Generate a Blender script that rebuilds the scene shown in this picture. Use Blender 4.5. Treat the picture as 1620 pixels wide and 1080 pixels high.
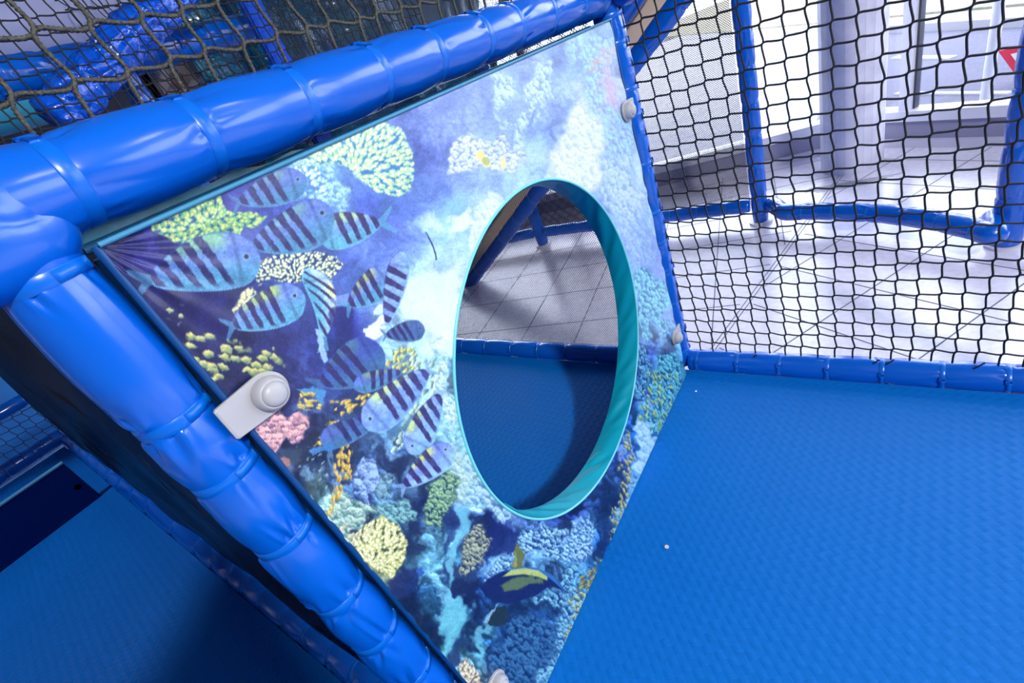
import bpy, bmesh, math, random
import numpy as np
from mathutils import Vector, Matrix
PI=math.pi
SC=bpy.context.scene
for o in list(bpy.data.objects): bpy.data.objects.remove(o,do_unlink=True)
COL=SC.collection
# ------------------------------------------------------------------ camera
CAMR=np.array([[0.78643893,0.51480239,-0.34130969],[0.03793308,-0.59178923,-0.80519972],[-0.61650214,0.62029348,-0.48493413]])
CF=750.25; CC=np.array([0.,0.,1.])
cam=bpy.data.cameras.new('camera'); camo=bpy.data.objects.new('camera',cam); COL.objects.link(camo)
cam.sensor_width=36; cam.lens=CF/1620*36; cam.clip_start=.01; cam.clip_end=200
m=Matrix.Identity(4)
for i in range(3):
    m[i][0]=CAMR[0][i]; m[i][1]=-CAMR[1][i]; m[i][2]=-CAMR[2][i]
m[0][3],m[1][3],m[2][3]=CC
camo.matrix_world=m
SC.camera=camo
# ------------------------------------------------------------------ world, lights, exposure
w=bpy.data.worlds.new('world'); SC.world=w; w.use_nodes=True
bg=w.node_tree.nodes['Background']; bg.inputs[0].default_value=(.80,.86,1,1); bg.inputs[1].default_value=7.2
SC.view_settings.view_transform='Standard'; SC.view_settings.look='None'; SC.view_settings.gamma=1; SC.view_settings.exposure=0.0
SC.view_settings.use_curve_mapping=False
SC.cycles.use_denoising=True
def area(name,loc,aim,size,power,col,size_y=None):
    l=bpy.data.lights.new(name,'AREA'); l.energy=power; l.color=col; l.size=size
    if size_y: l.shape='RECTANGLE'; l.size_y=size_y
    o=bpy.data.objects.new(name,l); COL.objects.link(o); o.location=loc
    o.rotation_euler=(Vector(aim)-Vector(loc)).to_track_quat('-Z','Y').to_euler(); return o
KD=np.array([math.cos(math.radians(-24))*math.cos(math.radians(37)),math.sin(math.radians(-24))*math.cos(math.radians(37)),math.sin(math.radians(37))])
HC=np.array([-.487,.632,.492])
area('hall_spotlight',tuple(HC+KD*3.9),tuple(HC),.22,140,(1,.97,.97))
area('fill_lamp_near',(1.2,-1.2,2.78),(1.2,-1.2,0),1.4,2,(.86,.9,1))  # unseen fill lamp added to brighten the interior
area('ceiling_lamp_far',(2.3,1.55,2.85),(2.3,1.55,0),.75,22,(.92,.92,1))
sp=bpy.data.lights.new('added_mat_spot','SPOT'); sp.energy=150; sp.color=(.75,.85,1); sp.spot_size=math.radians(51); sp.spot_blend=.12; sp.shadow_soft_size=.12  # added spot, its cone edge imitates a shadow boundary on the left mat
spo=bpy.data.objects.new('added_mat_spot',sp); COL.objects.link(spo); spo.location=(-2.64,-.86,2.8)
# ------------------------------------------------------------------ pixel -> place helpers (photo frame 1620x1080)
def ray(u,v): return CAMR.T@np.array([u-810.,v-540.,CF])
def at(u,v,ax,val):
    r=ray(u,v); t=(val-CC[ax])/r[ax]; return CC+t*r
# ------------------------------------------------------------------ materials
MATS={}
def mat(name,col,rough=.5,spec=.5,metal=0,coat=0,bump=None,vary=0,trans=None,emit=None):
    """bump=(scale,strength,distance,detail)"""
    if name in MATS: return MATS[name]
    M=bpy.data.materials.new(name); M.use_nodes=True; nt=M.node_tree; b=nt.nodes['Principled BSDF']
    b.inputs['Base Color'].default_value=(*col,1); b.inputs['Roughness'].default_value=rough
    b.inputs['Specular IOR Level'].default_value=spec; b.inputs['Metallic'].default_value=metal
    b.inputs['Coat Weight'].default_value=coat; b.inputs['Coat Roughness'].default_value=.12
    tc=nt.nodes.new('ShaderNodeTexCoord')
    if vary:
        n=nt.nodes.new('ShaderNodeTexNoise'); n.inputs['Scale'].default_value=vary[0]; n.inputs['Detail'].default_value=4
        r=nt.nodes.new('ShaderNodeValToRGB'); r.color_ramp.elements[0].position=.3; r.color_ramp.elements[1].position=.7
        r.color_ramp.elements[0].color=(*vary[1],1); r.color_ramp.elements[1].color=(*col,1)
        nt.links.new(tc.outputs['Object'],n.inputs['Vector']); nt.links.new(n.outputs['Fac'],r.inputs[0]); nt.links.new(r.outputs[0],b.inputs['Base Color'])
    if bump:
        n=nt.nodes.new('ShaderNodeTexNoise'); n.inputs['Scale'].default_value=bump[0]; n.inputs['Detail'].default_value=bump[3] if len(bump)>3 else 3
        bp=nt.nodes.new('ShaderNodeBump'); bp.inputs['Strength'].default_value=bump[1]; bp.inputs['Distance'].default_value=bump[2]
        nt.links.new(tc.outputs['Object'],n.inputs['Vector']); nt.links.new(n.outputs['Fac'],bp.inputs['Height']); nt.links.new(bp.outputs[0],b.inputs['Normal'])
    if emit:
        b.inputs['Emission Color'].default_value=(*emit[0],1); b.inputs['Emission Strength'].default_value=emit[1]
    MATS[name]=M; return M
VINYL=mat('blue_vinyl',(.0,.102,.55),.24,.5,coat=.35,bump=(14,.25,.004,2))
VINYLD=mat('blue_vinyl_crinkled',(.0,.105,.57),.2,.5,coat=.4,bump=(60,.5,.004,3))
STRAP=mat('blue_strap',(.0,.12,.56),.3,.5)
CORD=mat('black_cord',(.008,.009,.014),.6,.4,bump=(1500,.5,.0006,2))
ROPE=mat('dark_olive_rope',(.010,.011,.009),.65,.4,bump=(700,.8,.001,2),vary=(420,(.085,.085,.066)))
FINE=mat('black_netting',(.008,.009,.016),.3,.6)
TEAL=mat('teal_fabric',(.0,.33,.45),.42,.4,bump=(300,.15,.001,2))
BIND=mat('teal_blue_binding',(.04,.22,.36),.35,.5)
BINDD=mat('dark_blue_binding',(.0,.05,.19),.35,.5)
CLIP=mat('light_grey_plastic',(.40,.40,.41),.38,.45)
PLY=mat('tan_board',(.82,.64,.44),.5,.3,vary=(6,(.74,.56,.38)))
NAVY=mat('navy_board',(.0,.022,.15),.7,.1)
WHITEB=mat('white_base',(.7,.7,.74),.4)
def mat_weave():
    M=bpy.data.materials.new('woven_foam_mat'); M.use_nodes=True; nt=M.node_tree; N=nt.nodes; L=nt.links; b=N['Principled BSDF']
    b.inputs['Roughness'].default_value=.5; b.inputs['Specular IOR Level'].default_value=.18
    tc=N.new('ShaderNodeTexCoord'); mp=N.new('ShaderNodeMapping'); mp.inputs['Rotation'].default_value=(0,0,math.radians(-42)); mp.inputs['Scale'].default_value=(1/.0165,)*3
    L.new(tc.outputs['Object'],mp.inputs['Vector'])
    sx=N.new('ShaderNodeSeparateXYZ'); L.new(mp.outputs[0],sx.inputs[0])
    def mth(op,a,b_=None,c=None):
        n=N.new('ShaderNodeMath'); n.operation=op
        for i,v in enumerate((a,b_,c)):
            if v is None: continue
            if isinstance(v,(int,float)): n.inputs[i].default_value=v
            else: L.new(v,n.inputs[i])
        return n.outputs[0]
    X,Y=sx.outputs[0],sx.outputs[1]
    fx=mth('FLOOR',X); fy=mth('FLOOR',Y); par=mth('MODULO',mth('ABSOLUTE',mth('ADD',fx,fy)),2)
    ux=mth('SUBTRACT',X,fx); uy=mth('SUBTRACT',Y,fy)
    hx_=mth('SINE',mth('MULTIPLY',uy,2*PI*7)); hy_=mth('SINE',mth('MULTIPLY',ux,2*PI*7))      # fine ribs
    domx=mth('SINE',mth('MULTIPLY',ux,PI)); domy=mth('SINE',mth('MULTIPLY',uy,PI))
    ha=mth('ADD',mth('MULTIPLY',domx,.7),mth('MULTIPLY',hx_,.11)); hb=mth('ADD',mth('MULTIPLY',domy,.7),mth('MULTIPLY',hy_,.11))
    mix=N.new('ShaderNodeMix'); L.new(par,mix.inputs[0]); L.new(ha,mix.inputs[2]); L.new(hb,mix.inputs[3])
    bp=N.new('ShaderNodeBump'); bp.inputs['Strength'].default_value=.5; bp.inputs['Distance'].default_value=.002
    L.new(mix.outputs[0],bp.inputs['Height']); L.new(bp.outputs[0],b.inputs['Normal'])
    n=N.new('ShaderNodeTexNoise'); n.inputs['Scale'].default_value=3.; n.inputs['Detail'].default_value=5; L.new(tc.outputs['Object'],n.inputs['Vector'])
    r=N.new('ShaderNodeValToRGB'); r.color_ramp.elements[0].color=(.0,.13,.50,1); r.color_ramp.elements[1].color=(.0,.155,.54,1); L.new(n.outputs['Fac'],r.inputs[0])
    L.new(r.outputs[0],b.inputs['Base Color']); return M
MATM=mat_weave()
def mat_floor():
    M=bpy.data.materials.new('stone_tile'); M.use_nodes=True; nt=M.node_tree; N=nt.nodes; L=nt.links; b=N['Principled BSDF']
    b.inputs['Roughness'].default_value=.22; b.inputs['Specular IOR Level'].default_value=.6
    tc=N.new('ShaderNodeTexCoord')
    n=N.new('ShaderNodeTexNoise'); n.inputs['Scale'].default_value=45; n.inputs['Detail'].default_value=6; L.new(tc.outputs['Object'],n.inputs['Vector'])
    r=N.new('ShaderNodeValToRGB'); r.color_ramp.elements[0].position=.25; r.color_ramp.elements[0].color=(.64,.63,.74,1); r.color_ramp.elements[1].position=.6; r.color_ramp.elements[1].color=(.76,.75,.86,1)
    L.new(n.outputs['Fac'],r.inputs[0]); L.new(r.outputs[0],b.inputs['Base Color']); return M
FLOORM=mat_floor()
GROUT=mat('dark_grout',(.14,.14,.2),.7)
# ------------------------------------------------------------------ mesh helpers
def link(name,me,m,parent=None,smooth=True):
    o=bpy.data.objects.new(name,me); COL.objects.link(o)
    if m is not None:
        me.materials.clear(); me.materials.append(m)
    if smooth: me.shade_smooth()
    if parent is not None: o.parent=parent
    return o
def tag(o,label,cat,group=None,kind=None):
    if label: o['label']=label
    if cat: o['category']=cat
    if group: o['group']=group
    if kind: o['kind']=kind
    return o
def thing(name,label,cat,loc=(0,0,0),group=None):
    o=bpy.data.objects.new(name,None); COL.objects.link(o); o.location=loc; o.empty_display_size=.05
    return tag(o,label,cat,group)
def npmesh(name,V,Fq):
    me=bpy.data.meshes.new(name); V=np.asarray(V,np.float32); Fq=np.asarray(Fq,np.int32); n=Fq.shape[1]
    me.vertices.add(len(V)); me.vertices.foreach_set('co',V.ravel()); me.loops.add(Fq.size); me.loops.foreach_set('vertex_index',Fq.ravel())
    me.polygons.add(len(Fq)); me.polygons.foreach_set('loop_start',np.arange(0,Fq.size,n,dtype=np.int32))
    me.update(calc_edges=True); me.validate(); return me
def boxes(name,lst,bev=0.):
    """lst of (centre,size[,rotz]) in one mesh"""
    bm=bmesh.new()
    for it in lst:
        c,s=it[0],it[1]; rz=it[2] if len(it)>2 else 0
        r=bmesh.ops.create_cube(bm,size=1)['verts']
        M_=Matrix.Translation(Vector(c))@Matrix.Rotation(rz,4,'Z')@Matrix.Diagonal((*s,1)); bmesh.ops.transform(bm,matrix=M_,verts=r)
    if bev: bmesh.ops.bevel(bm,geom=list(bm.edges),offset=bev,segments=2,affect='EDGES',clamp_overlap=True)
    me=bpy.data.meshes.new(name); bm.to_mesh(me); bm.free(); return me
def box(name,c,s,m,parent=None,rz=0,bev=0.): return link(name,boxes(name,[(c,s,rz)],bev),m,parent,smooth=False)
def grid_faces(nr,nc,wrap=False,base=0):
    i=np.arange(nr-1)[:,None]; j=np.arange(nc if wrap else nc-1)[None,:]; j2=(j+1)%nc if wrap else j+1
    return np.stack([base+i*nc+j,base+i*nc+j2,base+(i+1)*nc+j2,base+(i+1)*nc+j],-1).reshape(-1,4)
def frames(P):
    P=np.asarray(P,float); T=np.gradient(P,axis=0); T/=np.linalg.norm(T,axis=1)[:,None]+1e-12
    a=np.array([0,0,1.]) if abs(T[0][2])<.9 else np.array([1.,0,0]); Nn=np.zeros_like(T); n=np.cross(np.cross(T[0],a),T[0])
    for i in range(len(P)):
        n=n-T[i]*(n@T[i]); n/=np.linalg.norm(n)+1e-12; Nn[i]=n
    return T,Nn,np.cross(T,Nn)
def sweep(P,rad,sides=6,tw=0.,closed_ends=True,base=0,twist_amp=0.):
    """tube around a polyline; rad scalar or (n,sides)"""
    T,Nn,B=frames(P); n=len(P); th=np.arange(sides)/sides*2*PI
    R_=np.broadcast_to(rad,(n,sides)) if np.ndim(rad)<2 else rad
    if twist_amp:
        s=np.concatenate([[0],np.cumsum(np.linalg.norm(np.diff(P,axis=0),axis=1))]); R_=R_*(1+twist_amp*np.cos(2*(th[None]-s[:,None]*tw)))
    V=P[:,None]+R_[...,None]*(np.cos(th)[None,:,None]*Nn[:,None]+np.sin(th)[None,:,None]*B[:,None])
    return V.reshape(-1,3),grid_faces(n,sides,True,base)
def cords(name,paths,r,sides,m,parent=None,**k):
    Vs=[];Fs=[];b=0
    for P in paths:
        V,F_=sweep(np.asarray(P,float),r,sides,base=b,**k); Vs.append(V);Fs.append(F_);b+=len(V)
    return link(name,npmesh(name,np.concatenate(Vs),np.concatenate(Fs)),m,parent)
# ------------------------------------------------------------------ padded tubes with straps
def padded(name,label,cat,path,r,straps,mt=VINYL,seed=0,sides=64,step=.004,bulge=.10,dents=5,dent=.0022,strap_w=.011,group=None,uneven=.02,tabs=True,tab_ang=None,scaps=True,wide_top=False):
    rnd=random.Random(seed); rs=np.random.RandomState(seed)
    P=np.asarray(path,float); seg=np.linalg.norm(np.diff(P,axis=0),axis=1); S=np.concatenate([[0],np.cumsum(seg)]); L=S[-1]
    n=max(8,int(L/step)); s=np.linspace(0,L,n); C_=np.stack([np.interp(s,S,P[:,k]) for k in range(3)],1)
    if len(P)>2:
        for _ in range(6): C_[1:-1]=(C_[:-2]+C_[1:-1]*2+C_[2:])/4
    T,Nn,B=frames(C_); th=np.arange(sides)/sides*2*PI
    ks=[-.001]+sorted(straps)+[L+.001]
    R_=np.zeros((n,sides))
    for a,b in zip(ks[:-1],ks[1:]):
        mk=(s>=a)&(s<=b); f=np.clip((s[mk]-a)/(b-a),0,1)
        e=np.minimum(f,1-f)*(b-a)            # distance from the nearest strap
        prof=1-bulge*(.5*np.exp(-e/.009)+.5*np.exp(-(e/.03)**2))+ .25*bulge*np.sin(PI*f)
        R_[mk]=r*prof[:,None]
    ph=rs.rand(8)*2*PI
    und=sum(np.sin(th[None]*k+ph[k]+s[:,None]*(25+13*k))*np.sin(s[:,None]*(17+9*k)+ph[k-1]*2) for k in(1,2,3))/3
    R_=R_*(1+uneven*und)
    for sp in straps:
        for d in(-1,1):
            if wide_top and d==1 and sp==max(straps): continue
            for q in range(dents):
                t0=rnd.random()*2*PI; ln=rnd.uniform(.008,.030)*(2. if rnd.random()<.25 else 1)*(r/.036); wd=rnd.uniform(.05,.16); dp=dent*rnd.uniform(.5,1.5)*(r/.036); off=rnd.uniform(.004,.009); sk=rnd.uniform(-.25,.25)
                a=(s-sp)*d-off; fall=np.where(a>0,np.clip(a/.003,0,1)*np.exp(-(a/ln)**2),0)
                if fall.max()<=0: continue
                dt=(th[None]-t0-sk*np.clip(a,0,1)[:,None]/ln+PI)%(2*PI)-PI
                g=np.exp(-np.abs(dt)/wd)-.45*np.exp(-((np.abs(dt)-wd*2.6)/wd)**2)
                R_-=dp*fall[:,None]*g
    if wide_top: scaps=False
    if scaps: R_[0]*=.93;R_[-1]*=.93
    V=C_[:,None]+R_[...,None]*(np.cos(th)[None,:,None]*Nn[:,None]+np.sin(th)[None,:,None]*B[:,None]); V=V.reshape(-1,3)
    Fq=grid_faces(n,sides,True)
    V=np.concatenate([V,[C_[0],C_[-1]]]); a=len(V)-2
    j=np.arange(sides);cap=np.stack([np.full(sides,a),(j+1)%sides,j,j],1);cap2=np.stack([np.full(sides,a+1),(n-1)*sides+j,(n-1)*sides+(j+1)%sides,(n-1)*sides+(j+1)%sides],1)
    root=thing(name,label,cat,tuple(C_[0]),group)
    me=bpy.data.meshes.new('padding'); me.from_pydata(V-C_[0],[],[tuple(q) for q in Fq.tolist()]+[tuple(q[:3]) for q in cap.tolist()+cap2.tolist()]); 
    link('padding',me,mt,root)
    for sp in straps:
        i=int(np.clip(np.interp(sp,s,np.arange(n)),1,n-2)); c=C_[i];t=T[i];nn=Nn[i];bb=B[i]
        rb=r*(1-bulge)+.0009; hw=strap_w/2
        prof=[(-hw,rb-.004),(-hw,rb),(-hw*.9,rb+.0005),(0,rb+.0006),(hw*.9,rb+.0005),(hw,rb),(hw,rb-.004)]
        sd=max(20,sides//2); tt=np.arange(sd)/sd*2*PI
        Vs=np.stack([c+t*x+(np.cos(a_)*nn+np.sin(a_)*bb)*(q+ .0004*math.sin(3*a_+sp*40)) for (x,q) in prof for a_ in tt])-C_[0]
        Fs=grid_faces(len(prof),sd,True)
        if tabs:     # buckle block with a slot and the free end of the strap
            a_=tab_ang if tab_ang is not None else rnd.random()*2*PI; a_+=rnd.uniform(-.15,.15)
            def arcbox(a0,a1,x0,x1,r0,r1,b0):
                aa=np.linspace(a0,a1,5); vv=[]
                for q in aa:
                    dr=np.cos(q)*nn+np.sin(q)*bb
                    for (x,rr) in((x0,r0),(x0,r1),(x1,r1),(x1,r0)): vv.append(c+t*x+dr*rr-C_[0])
                ff=grid_faces(5,4,True,b0).tolist()+[[b0,b0+1,b0+2,b0+3],[b0+16,b0+19,b0+18,b0+17]]; return np.array(vv),np.array(ff)
            w_=.010/rb
            w_l=[(a_,a_+w_*.35,-hw*1.15,hw*1.15,.004),(a_+w_*.75,a_+w_*1.1,-hw*1.15,hw*1.15,.004),(a_,a_+w_*1.1,-hw*1.15,-hw*.75,.0035),(a_,a_+w_*1.1,hw*.75,hw*1.15,.0035),(a_+w_*.9,a_+w_*3,-hw*.7,hw*.7,.0028)]
            if tabs=='flat': w_l=[(a_,a_+w_*3.2,-hw*.8,hw*.8,.0018)]
            for (a0,a1,x0,x1,h) in w_l:
                v_,f_=arcbox(a0,a1,x0,x1,rb,rb+h,len(Vs)); Vs=np.concatenate([Vs,v_]);Fs=np.concatenate([Fs,f_])
        link('strap',npmesh('strap',Vs,Fs),STRAP,root)
    return root
def line(a,b,k=2): a=np.array(a,float);b=np.array(b,float); return [a+(b-a)*i/(k-1) for i in range(k)]
# ------------------------------------------------------------------ nets
def netpaths(O,u,v,us,vs,e,jit,seed,ends=(1,1,1,1),sub=2,out=0.):
    """square mesh with lozenge knots; us, vs = knot positions along u and v; ends=(u0,u1,v0,v1) tail lengths"""
    rs=np.random.RandomState(seed); O=np.array(O,float);u=np.array(u,float);v=np.array(v,float);w=np.cross(u,v)
    K=np.zeros((len(us),len(vs),3)); K[...,0]=np.array(us)[:,None]; K[...,1]=np.array(vs)[None]; K[...,:2]+=rs.randn(len(us),len(vs),2)*jit; K[...,2]=rs.randn(len(us),len(vs))*jit+out
    d=np.array([e,e,0.]); paths=[]
    def smooth(Q,n):
        Q=np.array(Q)
        for _ in range(n):
            N=np.zeros((len(Q)*2-2,3)); N[0::2]=Q[:-1]*.75+Q[1:]*.25; N[1::2]=Q[:-1]*.25+Q[1:]*.75; Q=np.vstack([Q[:1],N,Q[-1:]])
        return Q
    def fin(Q): Q=smooth(Q,sub); return O+Q[:,:1]*u+Q[:,1:2]*v+Q[:,2:3]*w
    for j in range(len(vs)):
        Q=[K[0,j]-d-[ends[0],0,0]]
        for i in range(len(us)):
            Q+= [K[i,j]-d,K[i,j]+d]
            if i<len(us)-1: Q.append((K[i,j]+K[i+1,j])/2+[0,-jit*.6,0])
        Q.append(K[-1,j]+d+[ends[1],0,0]); paths.append(fin(Q))
    for i in range(len(us)):
        Q=[K[i,0]-d-[0,ends[2],0]]
        for j in range(len(vs)):
            Q+= [K[i,j]-d+[0,0,e*.5],K[i,j]+d+[0,0,e*.5]]
            if j<len(vs)-1: Q.append((K[i,j]+K[i,j+1])/2+[-jit*.3,0,0])
        Q.append(K[i,-1]+d+[0,ends[3],0]); paths.append(fin(Q))
    return paths
def diamond(name,label,O,u,v,W,H,sp,r,seed=0,wob=.0):
    """fine diamond netting filling a W x H rectangle: one thing"""
    O=np.array(O,float);u=np.array(u,float);v=np.array(v,float);w=np.cross(u,v); Vs=[];Fs=[];b=0
    for sg in(1,-1):
        k0=-H if sg>0 else 0; k1=W if sg>0 else W+H
        c=k0+sp/2
        while c<k1:
            # a = c + sg*z along the plane
            za=max(0,(0-c)/sg if sg>0 else (c-W)); zb=min(H,(W-c) if sg>0 else c)
            if zb-za>.002:
                n=max(2,int((zb-za)/.12)+2) if wob else 2
                z=np.linspace(za,zb,n); a=c+sg*z; out=(np.sin(a*9+z*5+seed)*np.sin(z*7-a*4)*wob) if wob else 0*z
                P=O+a[:,None]*u+z[:,None]*v+(out+sg*r*.5)[:,None]*w
                T=(P[-1]-P[0]);T/=np.linalg.norm(T);N1=np.cross(T,w)
                q=np.stack([P+N1*r,P-N1*r*.5+w*r*.87,P-N1*r*.5-w*r*.87],1).reshape(-1,3)
                Vs.append(q);Fs.append(grid_faces(n,3,True,b));b+=len(q)
            c+=sp
    return tag(link(name,npmesh(name,np.concatenate(Vs),np.concatenate(Fs)),FINE,None,smooth=False),label,'net')
# ---------------------------------------------------------------- the printed reef picture (colours paler towards the upper right)
PU0,PV0,PSC=110,10,1.5
PW,PH=int(1000*PSC),int(1080*PSC)
_vv,_uu=np.mgrid[0:PH,0:PW].astype(np.float32)
GU=_uu/PSC+PU0; GV=_vv/PSC+PV0
def hx(s): return np.array([int(s[i:i+2],16)/255. for i in (0,2,4)],np.float32)
def sst(a,b,x): 
    t=np.clip((x-a)/(b-a),0,1); return t*t*(3-2*t)
def lattice(seed):
    return np.random.RandomState(seed).rand(257,257).astype(np.float32)
def vnoise(x,y,seed):
    L=lattice(seed); xi=np.floor(x);yi=np.floor(y);fx=x-xi;fy=y-yi
    fx=fx*fx*(3-2*fx);fy=fy*fy*(3-2*fy)
    xi=xi.astype(int)%256;yi=yi.astype(int)%256
    return (L[yi,xi]*(1-fx)+L[yi,xi+1]*fx)*(1-fy)+(L[yi+1,xi]*(1-fx)+L[yi+1,xi+1]*fx)*fy
def fbm(x,y,seed,o=4):
    s=0;a=.5;t=0
    for i in range(o):
        s=s+a*vnoise(x*2**i+i*17.3,y*2**i+i*9.1,seed+i);t+=a;a*=.55
    return s/t
def rotuv(u,v,ang,asp):
    c,s=math.cos(math.radians(ang)),math.sin(math.radians(ang))
    return (u*c+v*s)/asp,-u*s+v*c
def worley(u,v,cell,ang=0,asp=1,seed=0):
    """distance to the nearest jittered point, its cell value and the offset from it"""
    x,y=rotuv(u,v,ang,asp); x=x/cell;y=y/cell
    L1=lattice(seed+50);L2=lattice(seed+51);L3=lattice(seed+52)
    xi=np.floor(x).astype(int);yi=np.floor(y).astype(int)
    best=np.full(x.shape,9.,np.float32);val=np.zeros_like(best);ox=np.zeros_like(best);oy=np.zeros_like(best)
    for dy in(-1,0,1):
        for dx in(-1,0,1):
            a=(xi+dx)%256;b=(yi+dy)%256
            px=xi+dx+L1[b,a];py=yi+dy+L2[b,a]
            ex=x-px;ey=y-py;d=np.sqrt(ex*ex+ey*ey);m=d<best
            best=np.where(m,d,best);val=np.where(m,L3[b,a],val);ox=np.where(m,ex,ox);oy=np.where(m,ey,oy)
    return best,val,ox,oy
def paint():
    U,V=GU,GV
    n1=fbm(U/28,V/28,1,3);n2=fbm(U/28,V/28,11,3);n3=fbm(U/7,V/7,21,3);n4=fbm(U/7+5,V/7,31,3)
    WU=U+(n1-.5)*36+(n3-.5)*9;WV=V+(n2-.5)*36+(n4-.5)*9            # edges of rocks and corals are ragged
    EU=U+(n3-.5)*7;EV=V+(n4-.5)*7
    pts="""960 50 86b8dc,900 80 8fb0e8,940 85 9ad0e0,978 130 a8b8e0,840 120 88a0e8,880 160 8faaec,790 130 a0c0f0,740 160 8fa8e8,700 180 8ca4e6,640 200 7c98e0,560 230 80b8d0,
660 250 6c86d8,690 300 8098e0,640 340 6a82d8,720 330 98c0f0,700 360 c0e0ff,760 330 c0e4ff,740 370 a8d0f8,760 400 b8e0f8,700 420 a0c8f4,870 220 8caef0,850 260 a0c0f4,900 250 d8ecff,930 200 b0d8f4,960 170 c0b0e0,
960 230 c0d8f8,990 220 b8dcf0,985 290 b8d8f8,1000 330 a8ccf4,960 310 90b0ec,1015 400 88a4e4,1005 440 90c8e8,1030 430 8090dc,1045 480 70c0d8,1030 520 88c0e8,1060 500 7890d8,1020 560 5070c8,1050 580 70c0d8,1015 620 2848a0,
1050 640 60b8d0,1040 660 3878b0,1010 700 2060b0,1020 740 88c0e4,990 720 304890,1000 790 88c0e0,975 800 2458a8,960 850 2068b8,920 850 98c8e4,900 800 2c4088,940 900 3878b0,620 460 a8d8f0,680 480 dcf2f8,700 430 d0ecf8,
700 520 d8f4f4,700 590 90d0e0,710 620 c0e8e8,690 650 98ccd4,200 390 3c3c78,240 410 4a4a90,220 440 2c3068,300 500 363678,350 520 323270,420 560 38407c,450 620 404888,400 600 303868,520 560 3a4c9c,480 600 3c4888,
470 680 304070,520 720 283860,470 750 2c3c60,660 560 a8dce0,560 770 5a84b4,520 800 98c4b8,540 740 30446c,620 830 486f8c,680 800 36508c,700 850 70b0c4,650 930 204674,690 900 64a4bc,720 900 4c9cb4,690 960 2c5c7c,
740 1000 58b0c4,700 1010 2c5c74,760 950 2c5890,800 1000 1e467e,860 1000 204e8e,850 1050 306494,910 980 64a4c8,880 900 70acd0,800 880 84b8dc,760 860 284078,780 830 303c80,700 740 80b0b4,680 720 78a4b4,720 770 98c0c4,
760 790 98c8dc,740 830 5078b4,640 700 40688c,620 720 38507c,580 720 38547c,660 680 78b0b8,640 640 4878a0,600 620 4058a0,560 600 4060b0,640 540 a0d0e0,560 450 6080c8,600 420 6c8cd8,540 420 5870b8,660 380 7c9ce4,
620 380 6c88d8,580 320 5c78cc,540 300 6c90d0,500 260 70a8d0,450 300 5868b8,440 260 5c98c0,400 300 5458a8,350 320 4c5098,480 400 5870b8,450 540 343c7c,380 540 30346c,300 540 2c2c60,550 520 3848a0,660 430 a8d4f4,
820 280 a8ccf8,780 240 9cb8f0,800 200 8ca8ec,1060 560 60a0d0,1080 590 58b0cc,980 840 50a0d0,930 940 50a0c8,900 1040 50a4c4,560 860 98b898,600 900 a0b088,640 970 204060,720 1050 6090a0,500 770 48646c,780 920 285088""".replace('\n','').split(',')
    P=[p.split() for p in pts];pu=np.array([float(p[0]) for p in P],np.float32);pv=np.array([float(p[1]) for p in P],np.float32);pc=np.array([hx(p[2]) for p in P])
    q=6
    wu=WU[::q,::q];wv=WV[::q,::q];num=np.zeros(wu.shape+(3,),np.float32);den=np.zeros(wu.shape,np.float32)
    for a,b,c in zip(pu,pv,pc):
        w=1/((wu-a)**2+(wv-b)**2+60)**1.7; num+=w[...,None]*c; den+=w
    low=num/den[...,None]
    # bilinear upsample
    yy=np.minimum(np.arange(PH)/q,low.shape[0]-1.001);xx=np.minimum(np.arange(PW)/q,low.shape[1]-1.001)
    y0=yy.astype(int);x0=xx.astype(int);fy=(yy-y0)[:,None,None].astype(np.float32);fx=(xx-x0)[None,:,None].astype(np.float32)
    y1=np.minimum(y0+1,low.shape[0]-1);x1=np.minimum(x0+1,low.shape[1]-1)
    img=(low[y0][:,x0]*(1-fx)+low[y0][:,x1]*fx)*(1-fy)+(low[y1][:,x0]*(1-fx)+low[y1][:,x1]*fx)*fy
    img=img.astype(np.float32)
    n5=fbm(U/3.4+.7*n3*9,V/3.4,121,3)
    F=dict(U=(U,V),W=(WU,WV),E=(EU,EV),H=(WU*.5+U*.5,WV*.5+V*.5),L=(WU*.3+U*.7,WV*.3+V*.7))
    def zone(x0,y0,x1,y1,pad=26):            # work inside this box only
        return (slice(max(0,int((y0-pad-PV0)*PSC)),max(1,min(PH,int((y1+pad-PV0)*PSC)))),slice(max(0,int((x0-pad-PU0)*PSC)),max(1,min(PW,int((x1+pad-PU0)*PSC)))))
    def pts_(p): return [tuple(map(float,q.split(','))) for q in p.split()] if isinstance(p,str) else p
    def pz(p): return zone(min(q[0] for q in p),min(q[1] for q in p),max(q[0] for q in p),max(q[1] for q in p))
    def put(z,c,m):
        w=img[z]; w[...]=w*(1-m[...,None])+np.asarray(c,np.float32)*m[...,None]
    def pmask(p,z,f='W',soft=2.):
        wu,wv=F[f][0][z],F[f][1][z]
        inside=np.zeros(wu.shape,bool);dist=np.full(wu.shape,1e9,np.float32);n=len(p)
        for i in range(n):
            (x1,y1),(x2,y2)=p[i],p[(i+1)%n]
            if y1!=y2: inside^=((y1>wv)!=(y2>wv))&(wu<(x2-x1)*(wv-y1)/(y2-y1)+x1)
            t=np.clip(((wu-x1)*(x2-x1)+(wv-y1)*(y2-y1))/((x2-x1)**2+(y2-y1)**2+1e-6),0,1)
            dist=np.minimum(dist,np.hypot(wu-x1-t*(x2-x1),wv-y1-t*(y2-y1)))
        return np.where(inside,sst(-soft,soft,dist),sst(soft,-soft,dist)).astype(np.float32)
    def flat(col,p,f='W',soft=2.,k=1.):
        p=pts_(p);z=pz(p);put(z,hx(col),pmask(p,z,f,soft)*k)
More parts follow.
